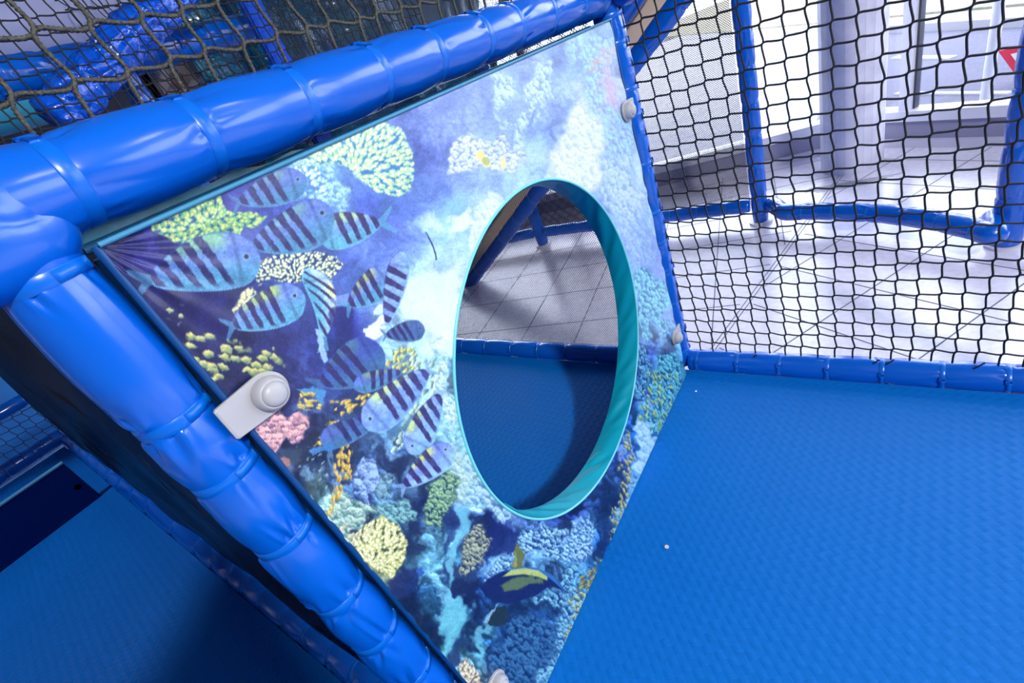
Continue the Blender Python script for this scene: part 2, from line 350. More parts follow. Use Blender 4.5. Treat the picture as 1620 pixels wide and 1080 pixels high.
    def oval(col,cx,cy,a,b,ang,f='U',k=1.,soft=.12):
        r=max(a,b);z=zone(cx-r,cy-r,cx+r,cy+r);x,y=rotuv(F[f][0][z]-cx,F[f][1][z]-cy,ang,1)
        put(z,hx(col),sst(1+soft,1-soft,np.sqrt((x/a)**2+(y/b)**2))*k)
    def tufts(p,col,dark,cell,ang,asp,seed,thr=.62,soft=6,k=1.,f='W'):
        p=pts_(p);z=pz(p);m=pmask(p,z,f,soft);d,val,ox,oy=worley(EU[z],EV[z],cell,ang,asp,seed)
        sh=np.clip(.72-ox*.5-oy*.8+(val-.5)*.35+(n5[z]-.5)*1.3,0,1)[...,None];d=d+(n5[z]-.5)*.7
        put(z,hx(dark),m*k*.8);put(z,hx(dark)+(hx(col)-hx(dark))*sh,m*sst(thr+.12,thr-.14,d)*k)
    def specks(p,col,col2,cell,ang,asp,seed,thr,dens,soft=4):
        p=pts_(p);z=pz(p);m=pmask(p,z,'W',soft);d,val,ox,oy=worley(EU[z],EV[z],cell,ang,asp,seed)
        sh=np.clip(.7-ox*.6-oy*.9,0,1)[...,None];put(z,hx(col2)+(hx(col)-hx(col2))*sh,m*sst(thr,thr-.2,d)*(val<dens))
    def coral(p,cx,cy,cell,cols,seed,rad=1.8,thr=.6,f='E',soft=2):
        p=pts_(p);z=pz(p);m=pmask(p,z,f,soft);u,v=U[z],V[z];r=np.hypot(u-cx,v-cy)+1e-3
        d,val,ox,oy=worley(u+(n3[z]-.5)*6,v+(n4[z]-.5)*6,cell,0,1.,seed);ddx=(u-cx)/r;ddy=(v-cy)/r
        d=d;al=ox*ddx+oy*ddy;ac=-ox*ddy+oy*ddx;e=np.sqrt((al/rad)**2+(ac*1.25)**2)
        put(z,hx(cols[2]),m*.9);put(z,hx(cols[1])*(.8+.4*n5[z][...,None]),m*sst(thr,thr-.35,e))
        put(z,hx(cols[0]),m*sst(.42,.12,np.hypot(al+.12+oy*.2,ac+oy*.15)))
    # rocky grain over everything, crisper low down where the pictured reef is nearer
    dep=sst(450,800,V+.25*(U-600))
    d,val,ox,oy=worley(WU,WV,12,60,1.5,3)
    lit=np.clip(.55-ox*.6-oy*.8,0,1.3)*sst(.95,.25,d)
    patch=sst(.42,.6,fbm(U/40,V/40,77,3));big=fbm(WU/34,WV/50,85,3)
    img=img*(1+((lit-.36)*(.12+.62*dep)*(.3+.8*patch))[...,None])
    img=img*(1+((big-.5)*(.5+.9*dep))[...,None])
    hi=sst(.56,.66,big)*dep*sst(.8,.4,d)*.5;img=img*(1-hi[...,None])+hx('a8dce4')*hi[...,None]
    lo_=sst(.42,.34,big)*dep*.55;img=img*(1-lo_[...,None])+hx('24386c')*lo_[...,None]
    img=img*(1+(n5-.5)[...,None]*(.16+.25*dep)[...,None])
    img=img.astype(np.float32)

    def fish(hd,tl,w,nst=4,slant=0.,bend=0.,body='7c9ce0',belly='68b0cc',stripe='443c74',yel='b8dc90',tail=1.,dark=0.,eye=True,s0=.33,s1=1.04,sw=.6,open_=.7):
        h0=np.array(hd,float);tx=np.array(tl,float);L=np.hypot(*(tx-h0));ax=(tx-h0)/L;nn=np.array([-ax[1],ax[0]])
        if nn[1]>0: nn=-nn                      # towards the back of the fish (up in the picture)
        x0,x1=sorted((h0[0],tx[0]));y0,y1=sorted((h0[1],tx[1]));z=zone(x0,y0,x1,y1,int(w*1.7+12));u,v=U[z],V[z];a3,a4=n3[z],n4[z]
        du=u-h0[0];dv=v-h0[1];s=(du*ax[0]+dv*ax[1])/L;t=(du*nn[0]+dv*nn[1])+bend*np.sin(np.clip(s,0,1.3)*math.pi)
        sc=np.clip(s,0,1)
        h=w*(np.clip(np.sin(math.pi*sc**.66),0,1)**.66*.84+.17*sst(0,.15,sc))
        h=np.where((s<0)|(s>1),-2,h);e=h-np.abs(t);m=sst(-.7,.7,e)
        q=(s-1)*L;ln=w*1.1*tail;ft=w*(.17+open_*.62*np.clip(q/ln,0,1.2));ct=q<ln*(.42+.58*np.clip(np.abs(t)/(w*.62*open_+1e-3),0,1))
        mt=sst(-.7,.7,ft-np.abs(t))*(q>=-1)*ct;tt=np.clip(t/w,-1,1)
        c=hx(belly)+(hx(body)-hx(belly))*sst(-.6,.5,tt)[...,None]
        yl=(sst(.1,.8,tt)*sst(.2,.35,sc)*sst(1.,.75,sc))[...,None]
        c=c*(1-yl*.9)+hx(yel)*yl*.9;c=c*(.80+.26*a3[...,None]+.18*n5[z][...,None])
        ph=((sc+slant*tt*w/L+(a4-.5)*.03)-s0)/(s1-s0)*nst;fr=ph-np.floor(ph)
        sw2=sw*(.86+.22*tt);st=sst(sw2+.07,sw2-.05,np.abs(fr-.5)*2)*(ph>0)*(ph<nst)*sst(-.95,-.7,tt*w/(np.maximum(h,1)))
        st=(st*(.75+.25*sst(.2,.6,a3)))[...,None]
        c=c*(1-st*.93)+hx(stripe)*st*.93
        c=c*(1-.16*sst(.16,.2,s)*sst(.24,.2,s))[...,None]     # gill edge
        if eye:
            pe=h0+ax*L*.12+nn*w*.14;re=np.hypot(u-pe[0],v-pe[1]);r0=max(1.8,w*.085)
            k1=sst(r0*2,r0*1.5,re)[...,None]*.6;c=c*(1-k1)+hx('a8ccd8')*k1;k2=sst(r0*1.2,r0*.7,re)[...,None];c=c*(1-k2)+hx('384868')*k2
        if dark: c=c*(1-dark)+hx('2c3478')*dark
        rim=(sst(2.8,.4,e)*(t>0)*.5)[...,None];c=c*(1-rim)+hx('4460c8')*rim
        lo=(sst(2.2,.2,e)*(t<0)*.5)[...,None];c=c*(1-lo)+hx('a0d8e0')*lo*(1-dark)+hx('4c68a0')*lo*dark
        put(z,hx(belly)*(1-dark)+hx('2c3c80')*dark,mt*(.55+.35*a3));put(z,c,m)
    # pale tufted corals
    tufts('770,115 800,105 812,130 800,165 790,180 800,205 820,190 835,130 850,105 875,100 878,140 862,170 855,195 845,165 832,200 820,240 812,205 790,175 780,150','d8f8fc','88a8e8',7,70,1.6,5,.75,5,.85)
    tufts('715,225 740,212 770,222 800,218 830,232 828,262 800,275 770,262 735,268 710,282 708,250','ecfcfc','88a0e8',6.5,40,1.1,6,.72,4,.9)
    tufts('735,165 745,175 752,215 735,210','dcf0fc','90a8ec',10,60,1.3,7,.9,6,.6)
    tufts('655,205 700,190 760,140 765,190 720,210 690,240','a8c4f8','7c94e0',8,60,1.6,70,.6,9,.5)
    tufts('905,75 925,55 950,50 968,60 975,110 990,170 1005,260 1020,340 1010,345 985,300 960,300 955,250 935,215 925,150 915,110','b4ecf0','8ca4e4',6,75,1.9,8,.7,7,.8)
    tufts('895,190 925,165 950,200 955,260 940,310 900,290 870,285 880,240','f0fcff','b8d4fa',8,60,1.3,9,1.1,10,.85)
    tufts('955,240 1000,250 1030,380 1010,420 985,340 950,300','d8f0fc','8cb0ec',7,75,2.,71,.75,8,.75)
    tufts('1005,330 1025,335 1040,420 1060,520 1050,545 1030,470 1005,430','b0dcf4','88a4e4',6,80,2.2,10,.7,7,.6)
    tufts('1008,435 1038,425 1052,470 1062,520 1055,545 1038,500 1022,540 1008,510 1004,470','a4f0f0','4880bc',4.5,75,1.7,11,.72,3,.95)
    tufts('1008,530 1018,540 1025,580 1015,640 1002,640 1005,580','80d8e4','243c88',4,75,1.8,12,.7,3,.95)
    tufts('1040,570 1062,560 1082,575 1085,600 1060,650 1040,690 1022,700 1028,640 1020,600','80e4e4','204c88',4.5,75,1.6,13,.74,3,.95)
    tufts('1018,668 1030,672 1034,700 1025,760 1012,770 1010,730 1008,690','c0ecf8','7cb8e0',9,60,1.5,14,1.,3,.95)
    tufts('1000,760 1012,745 1018,760 1000,800 985,850 968,855 975,810','a0d8f0','3878b8',8,60,1.5,15,.9,4,.9)
    tufts('900,835 925,815 940,830 935,880 910,900 895,880','b8ecf4','2c5ca0',5,60,1.2,16,.76,3,.95)
    tufts('820,840 860,822 890,835 900,870 880,885 850,870 830,880 800,905 775,925 780,895 800,870','b0e8f0','24488c',5.5,55,1.4,17,.74,3,.95)
    tufts('880,935 905,905 925,930 930,960 905,1000 885,1050 870,1080 845,1080 850,1020 870,990 890,960 850,950 840,940','a0e0e8','20508c',6,60,1.3,18,.74,4,.95)
    tufts('800,985 840,975 880,985 870,1040 840,1080 780,1080 770,1040','5494bc','183c74',7,60,1.3,19,.72,8,.9)
    tufts('760,700 772,745 800,795 818,815 790,830 760,800 735,790 722,760 735,720','ccf0f0','5488b4',8,50,1.6,20,.88,3,.85)
    tufts('690,570 706,555 716,600 716,690 700,660 695,620 680,610','f0fcf8','70b4c8',6,60,1.2,21,.85,4,.85)
    tufts('720,700 700,720 716,770 740,790 745,760','d0ece0','80b0b0',7,50,1.3,72,.85,5,.85)
    # darker hollows
    flat('2c4068','650,790 670,800 668,840 650,880 625,880 655,840','W',5,.8)
    flat('283c78','700,812 722,800 726,835 712,850 690,880 700,840','W',4,.7)
    flat('26387c','765,810 800,830 830,835 820,855 790,870 770,890 758,860 770,840','W',4,.8)
    flat('223464','700,880 730,890 760,880 765,930 740,960 700,930 690,905','W',4,.8)
    flat('243c6c','718,985 735,970 740,1010 725,1060 712,1080 705,1050','W',4,.8)
    flat('2c4068','610,720 640,725 640,760 620,745','W',4,.8)
    flat('1c3058','660,985 690,1000 690,1040 665,1010','W',5,.7)
    # sand: bright flats with little grain
    flat('d8f0f4','640,440 690,425 725,415 722,470 718,560 705,560 700,530 680,520 660,505 640,500 628,470','W',7,.8)
    flat('7cc8d8','728,800 742,808 735,850 722,890 715,920 700,985 690,1010 705,930 700,890 712,860','W',5,.85)
    flat('74c8d4','706,950 730,935 738,960 725,1010 712,1060 700,1040 690,1000','W',5,.85)
    flat('78c4d4','770,965 785,955 770,1000 755,1050 748,1040 756,1000','W',3,.85)
    flat('8cc8e8','690,330 725,310 745,330 740,365 712,362 700,400 680,380 690,350','W',8,.5)
    flat('e8f8ff','705,350 742,325 746,355 725,362 700,362','W',5,.8)
    tufts('745,350 768,308 785,320 778,345 755,400 742,385','ecf8ff','a8d0f4',8,70,1.4,22,1.,4,.8)
    tufts('560,745 578,722 598,728 602,760 595,800 570,800 562,780','b4d4f8','304c84',16,60,1.5,23,1.,2.5,.9,'H')
    tufts('605,750 620,745 628,765 612,790 600,775','a0ccd0','385c84',10,40,1.3,24,.9,2.5,.85)
    tufts('515,800 545,775 580,800 600,810 570,830 555,850 530,835 515,815','d0ecd0','507c84',7,40,1.8,25,.82,4,.9)
    tufts('590,800 650,790 665,820 640,835 610,825','9cd4cc','38647c',7,50,1.3,26,.82,4,.9)
    tufts('680,770 705,745 730,755 720,800 700,830 680,830 672,800','b4dca0','2c5068',5,45,1.6,27,.76,4,.9)
    tufts('735,845 755,830 775,850 768,880 745,910 735,900 740,870','c4cca4','2c4064',5,50,1.3,28,.76,3,.95)
    tufts('540,180 470,240 440,290 420,300 470,320 500,310 540,330 555,300 520,280 530,240 560,220','c8f0e0','6098c8',9,40,1.2,29,.78,5,.85)
    # branching coral heads
    oval('5c88c4',640,300,70,40,20,'W',.35)
    coral('470,245 520,215 560,198 600,192 635,205 650,235 657,270 650,300 630,312 600,305 570,285 545,262 515,258 490,262',560,275,8.,('fcfcc4','b4e8b0','4c88c0'),40,1.9,.72)
    coral('240,345 262,322 300,315 345,312 360,335 400,335 425,342 410,355 385,365 370,390 330,385 300,395 268,372 245,362',330,350,8.5,('e4e090','8cc48c','34609c'),41,1.5,.78,'H')
    coral('410,415 450,395 490,398 530,405 545,420 525,440 530,462 500,450 480,445 455,450 430,440 410,450 400,432',470,440,5.5,('fffcd0','c8e0a0','34508c'),42,1.1,.66)
    coral('440,275 470,262 500,262 520,285 520,310 490,300 470,290 445,300',470,300,8,('f0fcd8','a8dcd8','5c8cc8'),43,1.2,.7,'E',3)
    coral('556,850 580,828 605,815 630,830 645,858 640,885 620,915 600,905 580,890 560,875',585,890,6.,('fffcd8','d4d890','485c4c'),44,2.3,.86)
    coral('724,1050 735,1040 752,1058 765,1080 730,1080',735,1085,6,('fcecd8','ccc4a0','485450'),45,1.8,.8)
    coral('370,490 385,462 400,452 408,462 392,490 372,500',390,475,6.5,('fcecb0','d4d4a0','4870a0'),46,1.,.85)
    # loose yellow polyps in the dark water
    specks('290,530 330,525 390,545 440,545 450,575 420,600 360,600 320,605 300,580','dcd888','30606c',12,20,1.7,60,.56,.8)
    specks('262,470 300,480 280,520 262,500','e0e0a0','306070',13,20,1.5,61,.4,.6)
    specks('465,625 500,622 515,640 500,655 470,650','f4e478','907c30',6,10,2.4,62,.52,.9,2)
    specks('525,635 590,620 585,645 560,660 545,690 520,705 490,712 520,680 545,655','f8dc70','7c6c30',6,-35,2.3,63,.56,.9,2)
    specks('540,700 560,705 555,760 540,800 525,815 535,770','f8d070','7c7038',6,95,1.8,64,.62,.95,2)
    specks('600,575 640,545 670,550 665,580 630,590 605,600','f4f094','405c40',6,-45,2.,65,.6,.95,3)
    specks('640,560 700,560 690,620 660,660 640,700 620,720 640,640','d4f0d4','406474',8,-50,1.7,66,.62,.8,5)
    specks('470,700 530,735 545,790 500,760 470,730','b0dcc4','405064',7,-60,2.5,67,.3,.5)
    specks('1020,590 1075,585 1060,660 1030,690 1015,660','c4e88c','184870',5,75,2.4,68,.5,.7,3)
    specks('988,690 1000,680 1004,740 988,800 970,850 960,840 972,780','d8d890','203c50',5,70,1.8,69,.6,.85,3)
    specks('905,960 945,880 950,900 925,960 895,1040 880,1060','d8dc9c','2c5458',5,55,1.7,70,.62,.9,3)
    specks('925,905 950,895 940,925 920,935','c4bc64','203448',5,-30,2.,71,.6,.95,2)
    specks('500,820 590,830 560,860 520,850','f0e4b4','7c9088',9,-30,1.8,72,.5,.7)
    # pink soft coral
    tufts('402,672 420,655 440,652 455,662 470,655 488,662 490,680 478,695 465,700 455,690 440,712 425,725 408,700','f8c0b8','705c80',9,30,1.2,80,1.05,2.5,1.,'H')
    flat('8c6068','405,690 430,705 445,730 425,735','W',5,.6);flat('4c687c','440,710 480,700 480,725 450,735','W',5,.6)
    oval('c08c80',452,731,9,8,0,'E',.8)
    oval('e8a890',940,100,10,4,-30,'W',.55,.8);oval('d8b890',930,113,12,4,5,'W',.5,.8);oval('eca8a8',963,88,6,14,20,'W',.45,.8)
    oval('d8b0dc',972,150,11,32,-12,'W',.65,.5);oval('d4b0dc',955,125,9,20,0,'W',.5,.5)
    # striped fish of the shoal, back ones first
    fish((485,283),(380,318),27,4,-.25,yel='98c8c0',tail=.5,dark=.25)
    fish((503,372),(600,352),29,4,.25,eye=False,tail=.75,open_=1.)
    fish((527,335),(404,388),38,5,-.25,bend=4,yel='90c8c4',dark=.2,tail=.5)
    fish((412,408),(240,442),46,5,-.5,bend=-8,yel='98d8a0',tail=.7,dark=.15)
    fish((482,466),(370,514),33,5,-.08,yel='c4e078',tail=.5,dark=.08)
    fish((486,424),(514,532),21,5,-1.6,bend=-14,body='b0d4ec',yel='e0ec90',eye=False,tail=1.,s0=.05,sw=.45,open_=.5)
    flat('a4c8f0','500,520 508,522 520,570 514,574 506,556','E',1,.9)
    oval('343c88',540,500,22,19,0,'L',.75);oval('9cbcec',540,474,22,9,-10,'L',.6)
    fish((622,430),(554,482),27,4,.15,yel='ccdc80',eye=False,tail=.5,dark=.08)
    flat('dcf4f8','576,520 592,512 600,500 612,494 611,520 601,522 609,528 592,541 580,543','E',1.2);flat('d0ecf4','590,500 594,486 606,479 605,497','E',1.2,.9)
    fish((636,398),(613,510),18,5,.3,body='8ca8ec',belly='8cb4e4',yel='90b8c8',eye=False,tail=.4,s0=.22)
    fish((672,520),(612,530),17,4,-.4,body='6c94c8',belly='5c90b8',yel='78a8b0',dark=.3,tail=.4)
    fish((606,552),(510,606),37,4,-.2,dark=.42,body='5c80d8',tail=.5,yel='78b8b8',eye=False)
    fish((560,612),(634,588),16,4,-.3,dark=.25,eye=False,tail=.3)
    fish((508,700),(598,662),20,4,.2,dark=.35,eye=False,tail=.4,yel='5c98a8')
    fish((577,676),(676,588),30,5,-.15,body='88a8f0',belly='80a8e8',yel='c8e490',tail=.4)
    fish((650,718),(696,624),24,4,-.6,body='90b0f0',belly='88b4e4',yel='c0d88c',tail=.4)
    fish((716,706),(640,768),23,4,0.,body='88a0ec',belly='90b8e4',yel='d4e478',tail=.6)
    flat('5898c8','466,617 495,612 516,618 512,640 505,638 498,622 480,620','E',1)
    flat('4c8cc4','490,712 520,702 536,706 522,714 518,712 494,718','E',1)
    # banded wrasse low on the print
    flat('283868','712,920 728,908 745,912 760,925 752,945 735,938 715,945 705,935','W',3,.85)
    flat('243474','758,928 772,915 795,903 815,898 845,899 870,908 885,922 898,938 890,934 870,926 850,940 828,948 802,955 785,952 768,943','U',1.3)
    flat('4080c4','790,904 820,895 850,898 875,910 897,938 870,915 845,904 818,901','U',1)
    flat('bccc78','794,912 808,901 830,898 852,902 866,912 866,918 850,912 828,908 808,910','U',1.2)
    flat('749060','792,925 812,915 840,910 860,916 858,922 835,925 818,932 798,936','E',1.8,.9)
    flat('7c8850','809,898 817,858 824,868 832,875 824,896','E',1);flat('a0a868','811,895 816,870 818,895','E',.8)
    flat('304850','768,985 782,960 800,958 806,972 796,988 775,990','E',1.5);flat('a0c8dc','766,985 778,962 784,960 771,986','E',.8,.8)
    flat('2c3c74','615,920 640,900 668,898 660,925 640,945 620,940','L',3,.8);oval('3c70c0',664,903,6,5,0,'E')
    # two small yellow fish and a curved frond
    flat('f4e498','750,247 758,237 764,240 776,258 775,264 766,265 757,254','U',.8);oval('a8c08c',768,255,6,7,-35,'U',.8);oval('ecec9c',795,258,4.5,12,5,'U',.85)
    z=zone(660,360,700,420);x=U[z]-(672+18*np.sin(np.clip((V[z]-365)/48,0,1)*1.5));put(z,hx('28386c'),sst(1.6,.6,np.abs(x))*(V[z]>366)*(V[z]<412)*.9)
    img=img+ (fbm(U/1.6,V/1.6,99,2)-.5)[...,None]*.10
    lum=img.mean(2,keepdims=True); img=lum+(img-lum)*.86; img=np.where(img>.8,.8+(img-.8)*.75,img)
    return np.clip(.5+(img-.5)*1.05,0.01,1)
# ================================================================== the setting
FZ=-.3
def struct(o): o['kind']='structure'; return o
tdir=math.radians(-32)
KC=np.array([-.2,4.03]); al_,ar_=math.radians(192.5),math.radians(-31)
fp=[(-6.4,-4.2),(5.5,-4.2),(5.5,KC[1]+(5.5-KC[0])*math.tan(ar_)),(KC[0],KC[1]),(-6.4,KC[1]+(-6.4-KC[0])*math.tan(al_))]
bm=bmesh.new(); va_=[[bm.verts.new((x,y,z)) for x,y in fp] for z in(FZ-.1,FZ)]
bm.faces.new(va_[0][::-1]); bm.faces.new(va_[1])
for i in range(5): bm.faces.new((va_[0][i],va_[0][(i+1)%5],va_[1][(i+1)%5],va_[1][i]))
me=bpy.data.meshes.new('floor'); bm.to_mesh(me); bm.free(); struct(link('floor',me,FLOORM,None,False))
# grout lines: two tile fields meeting at a double expansion joint
def groutfield(name,ang,offs_a,offs_b,clip):
    lst=[]
    for ofs,a in [(o,ang) for o in offs_a]+[(o,ang+90) for o in offs_b]:
        t=math.radians(a); d=np.array([math.cos(t),math.sin(t)]);n=np.array([-d[1],d[0]]); best=[]
        for s in np.arange(-9,9,.02):
            p=n*ofs+d*s
            if clip(p): best.append(s)
        if len(best)>4:
            s0,s1=best[0],best[-1]; c=n*ofs+d*(s0+s1)/2; lst.append(((c[0],c[1],FZ+.0004),(s1-s0,.0045,.0012),t))
    return lst
K13=1.3
jp=np.array([-.29,2.15])*K13; jt=math.radians(-100); jd=np.array([math.cos(jt),math.sin(jt)])
side=lambda p:(p[0]-jp[0])*jd[1]-(p[1]-jp[1])*jd[0]
inb=lambda p:-5.6<p[0]<4.8 and 1.3<p[1]<5.2
gR=groutfield('g',-32,[K13*(1.378+.25*k) for k in range(-9,14)],[K13*(.905+.285*k) for k in range(-14,16)],lambda p:inb(p) and side(p)<-.02)
gL=groutfield('g',11.5,[K13*(1.61+.27*k) for k in range(-12,12)],[K13*(.18+.255*k) for k in range(-18,18)],lambda p:inb(p) and side(p)>.02)
js=[((jp[0]+jd[0]*s_+o_*jd[1],jp[1]+jd[1]*s_-o_*jd[0],FZ+.0004),(4.2,.004,.0012),jt) for s_ in(0,) for o_ in(-.012,.006)]
struct(link('trim_1',boxes('trim_1',gR+gL+js),GROUT,None,False))
# window walls meeting behind the column
KC=np.array([-.2,4.03])
def wallpt(side_,s,out=0.):
    a=math.radians(12.5+180) if side_=='l' else math.radians(-31); d=np.array([math.cos(a),math.sin(a)]); nrm=np.array([-d[1],d[0]]) if side_=='r' else np.array([d[1],-d[0]])
    return KC+d*s+nrm*out, math.atan2(d[1],d[0])       # out > 0 is outdoors
FRW=mat('white_frame',(.74,.75,.84),.35); FRG=mat('grey_frame',(.30,.30,.42),.35); FRS=mat('silver_sill',(.62,.62,.72),.4); RUB=mat('dark_gasket',(.05,.06,.10),.5)
GLASS=bpy.data.materials.new('window_glass'); GLASS.use_nodes=True
nt=GLASS.node_tree; nt.nodes.clear(); mo=nt.nodes.new('ShaderNodeOutputMaterial'); tr=nt.nodes.new('ShaderNodeBsdfTransparent'); tr.inputs[0].default_value=(.97,.98,1,1); gl=nt.nodes.new('ShaderNodeBsdfGlossy'); gl.inputs['Roughness'].default_value=.02
fr=nt.nodes.new('ShaderNodeFresnel'); fr.inputs[0].default_value=1.35; mx=nt.nodes.new('ShaderNodeMixShader'); nt.links.new(fr.outputs[0],mx.inputs[0]); nt.links.new(tr.outputs[0],mx.inputs[1]); nt.links.new(gl.outputs[0],mx.inputs[2]); nt.links.new(mx.outputs[0],mo.inputs[0])
def window(name,side_,s0,s1,mull):
    root=bpy.data.objects.new(name,None); COL.objects.link(root); struct(root)
    def pc(nm,sA,sB,z0,z1,t0,t1,m):
        (a,rz)=wallpt(side_,(sA+sB)/2,(t0+t1)/2); return box(nm,(a[0],a[1],(z0+z1)/2),(abs(sB-sA),abs(t1-t0),z1-z0),m,root,rz)
    pc('sill_foot',s0,s1,FZ,FZ+.045,-.05,.05,FRS); pc('kick_plate',s0,s1,FZ+.045,FZ+.155,-.02,.05,FRG); pc('sill',s0,s1,FZ+.155,FZ+.215,-.045,.06,FRW)
    pc('head_rail',s0,s1,2.35,2.5,-.03,.06,FRW)
    for q in mull:
        pc('mullion',q-.03,q+.03,FZ+.215,2.35,-.03,.06,FRW); pc('gasket',q+.03,q+.042,FZ+.215,2.35,.0,.04,RUB)
    pc('pane',s0,s1,FZ+.215,2.35,.018,.026,GLASS)
    return root
window('window_1','l',.10,6.2,[.14,2.1,4.1])
window('window_2','r',.06,6.2,[.30,2.6,4.6])
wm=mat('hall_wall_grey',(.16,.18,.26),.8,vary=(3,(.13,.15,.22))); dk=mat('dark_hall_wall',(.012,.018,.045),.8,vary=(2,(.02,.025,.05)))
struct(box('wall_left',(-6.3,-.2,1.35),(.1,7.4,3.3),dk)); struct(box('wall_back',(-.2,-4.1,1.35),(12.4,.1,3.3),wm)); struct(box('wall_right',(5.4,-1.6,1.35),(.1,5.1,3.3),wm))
struct(box('ceiling',(-.2,.2,3.05),(12.4,9.2,.1),mat('hall_ceiling',(.20,.22,.30),.8,vary=(4,(.16,.18,.26)))))
# window header band above the glass
for sd,nm in(('l','wall_front_left'),('r','wall_front_right')):
    a,rz=wallpt(sd,3.1,.0); struct(box(nm,(a[0],a[1],2.75),(6.3,.1,.5),wm,None,rz))
# faceted column of narrow vertical staves
bm=bmesh.new(); nst=22
rsn=random.Random(4); cc=(-.205,3.655)
for i in range(nst):
    a0=i/nst*2*PI;a1=(i+.985)/nst*2*PI;R1=.163;R0=.13
    vs=[bm.verts.new((cc[0]+r_*math.cos(a_),cc[1]+r_*math.sin(a_),z_)) for z_ in(FZ,3.0) for r_,a_ in((R1,a0),(R1,a1),(R0,a1),(R0,a0))]
    for f in((0,1,2,3),(7,6,5,4),(0,4,5,1),(1,5,6,2),(2,6,7,3),(3,7,4,0)): bm.faces.new([vs[k] for k in f])
bmesh.ops.recalc_face_normals(bm,faces=bm.faces)
me=bpy.data.meshes.new('column'); bm.to_mesh(me); bm.free()
colm=mat('column_boards',(.80,.80,.90),.4,vary=(9,(.60,.61,.74)))
tag(link('column',me,colm,None,False),'round grey column of narrow upright staves by the windows','column')
# the strip of small cut tiles round the foot of the column
tag(link('floor_patch',boxes('floor_patch',[((cc[0]+.03*math.cos(k*.7),cc[1]-.28-.012*k,FZ+.0008),(.46-.02*k,.006,.0012),.10+.03*math.sin(k*2.)) for k in range(8)]),mat('patch_tiles',(.36,.36,.44),.5),None,False),'patch of scored cut tiles on the floor before the column','floor patch')
# outdoors
GZ=FZ-.03
struct(box('ground_outdoors',(0,14,GZ-.06),(60,22,.1),mat('asphalt',(.17,.17,.22),.95,0.,vary=(90,(.12,.12,.165)))))
pv=[(-.5,KC[1]-.3*math.tan(math.radians(12.5))+.12),(-.5,17),(-14,17),(-14,KC[1]-13.8*math.tan(math.radians(12.5))+.12)]
bm=bmesh.new(); va_=[[bm.verts.new((x,y,z)) for x,y in pv] for z in(GZ-.02,GZ+.06)]
bm.faces.new(va_[0]); bm.faces.new(va_[1][::-1])
for i in range(4): bm.faces.new((va_[0][i],va_[0][(i+1)%4],va_[1][(i+1)%4],va_[1][i]))
bmesh.ops.recalc_face_normals(bm,faces=bm.faces); me=bpy.data.meshes.new('trim_2'); bm.to_mesh(me); bm.free(); struct(link('trim_2',me,mat('pale_paving',(.36,.36,.40),.8,0.,vary=(5,(.30,.30,.35))),None,False))
rw=mat('road_paint',(.45,.45,.5),.8,0.)
def outline_strip(n,p,q,wd,z,m,th=.012):
    p=np.array(p[:2]);q=np.array(q[:2]);c=(p+q)/2;L=np.linalg.norm(q-p);return box(n,(c[0],c[1],z),(L,wd,th),m,None,math.atan2(q[1]-p[1],q[0]-p[0]))
g=lambda u,v:at(u,v,2,GZ)
struct(outline_strip('trim_3',g(1418,147),g(1600,146),.045,GZ-.004,rw)); struct(outline_strip('trim_4',g(1415,90),g(1508,90),.07,GZ-.004,rw))
A_=g(1415,44);B_=g(1600,33);dv=(B_-A_)/np.linalg.norm(B_-A_); struct(outline_strip('trim_5',A_-dv*9,B_+dv*8,.3,GZ+.02,mat('kerb_stone',(.3,.3,.34),.8,0.),.1))
nv=np.array([-dv[1],dv[0],0]);nv=nv if nv[1]>0 else -nv
gc=(A_+B_)/2+nv*5.2; struct(box('trim_6',(gc[0],gc[1],GZ+.02),(40,10,.12),mat('dry_verge',(.34,.29,.23),.95,0.,vary=(6,(.19,.20,.15))),None,math.atan2(dv[1],dv[0])))
# yield sign and a pale pole seen through the glass
b1=g(1556,176)
t=thing('sign_pole',None,None); 
bpy.data.objects.remove(t)
def cyl(name,p0,p1,r,m,parent=None,sides=20,r1=None):
    P=np.array([p0,p1],float); V,F_=sweep(P,np.array([[r]*sides,[r1 or r]*sides]),sides); V=np.concatenate([V,[P[0],P[1]]]); k=len(V)-2; j=list(range(sides))
    fs=[tuple(q) for q in F_.tolist()]+[(k,(i+1)%sides,i) for i in j]+[(k+1,sides+i,sides+(i+1)%sides) for i in j]
    me=bpy.data.meshes.new(name); me.from_pydata(V,[],fs); o=link(name,me,m,parent); me.set_sharp_from_angle(angle=math.radians(40)); return o
tag(cyl('street_pole',(b1[0],b1[1],GZ),(b1[0]+.03,b1[1],3.2),.028,mat('pale_metal',(.62,.62,.68),.4)),'pale upright pole outdoors behind the right-hand window','pole')
s0=at(1582,80,1,4.9)
t=thing('road_sign','red-bordered white triangular road sign outdoors, partly behind the right post','road sign',(s0[0]+.19,4.9,GZ))
def tri(name,sz,dy,m,th=.006):
    bm=bmesh.new(); c=(0,dy,s0[2]-GZ-.12); ps=[(-sz,.12*sz/.2),(sz,.12*sz/.2),(0,-.225*sz/.2)]
    f=[bm.verts.new((c[0]+x,c[1]+y,c[2]+z)) for y in(0,th) for x,z in ps]
    for q in((2,1,0),(3,4,5),(0,1,4,3),(1,2,5,4),(2,0,3,5)): bm.faces.new([f[k] for k in q])
    me=bpy.data.meshes.new(name); bm.to_mesh(me); bm.free(); return link(name,me,m,t,False)
tri('border',.20,0,mat('sign_red',(.75,.03,.05),.4)); tri('face',.135,-.004,mat('sign_white',(.85,.85,.88),.4))
cyl('pole',(0,.02,0),(0,.02,s0[2]-GZ+.05),.02,MATS['pale_metal'],t)

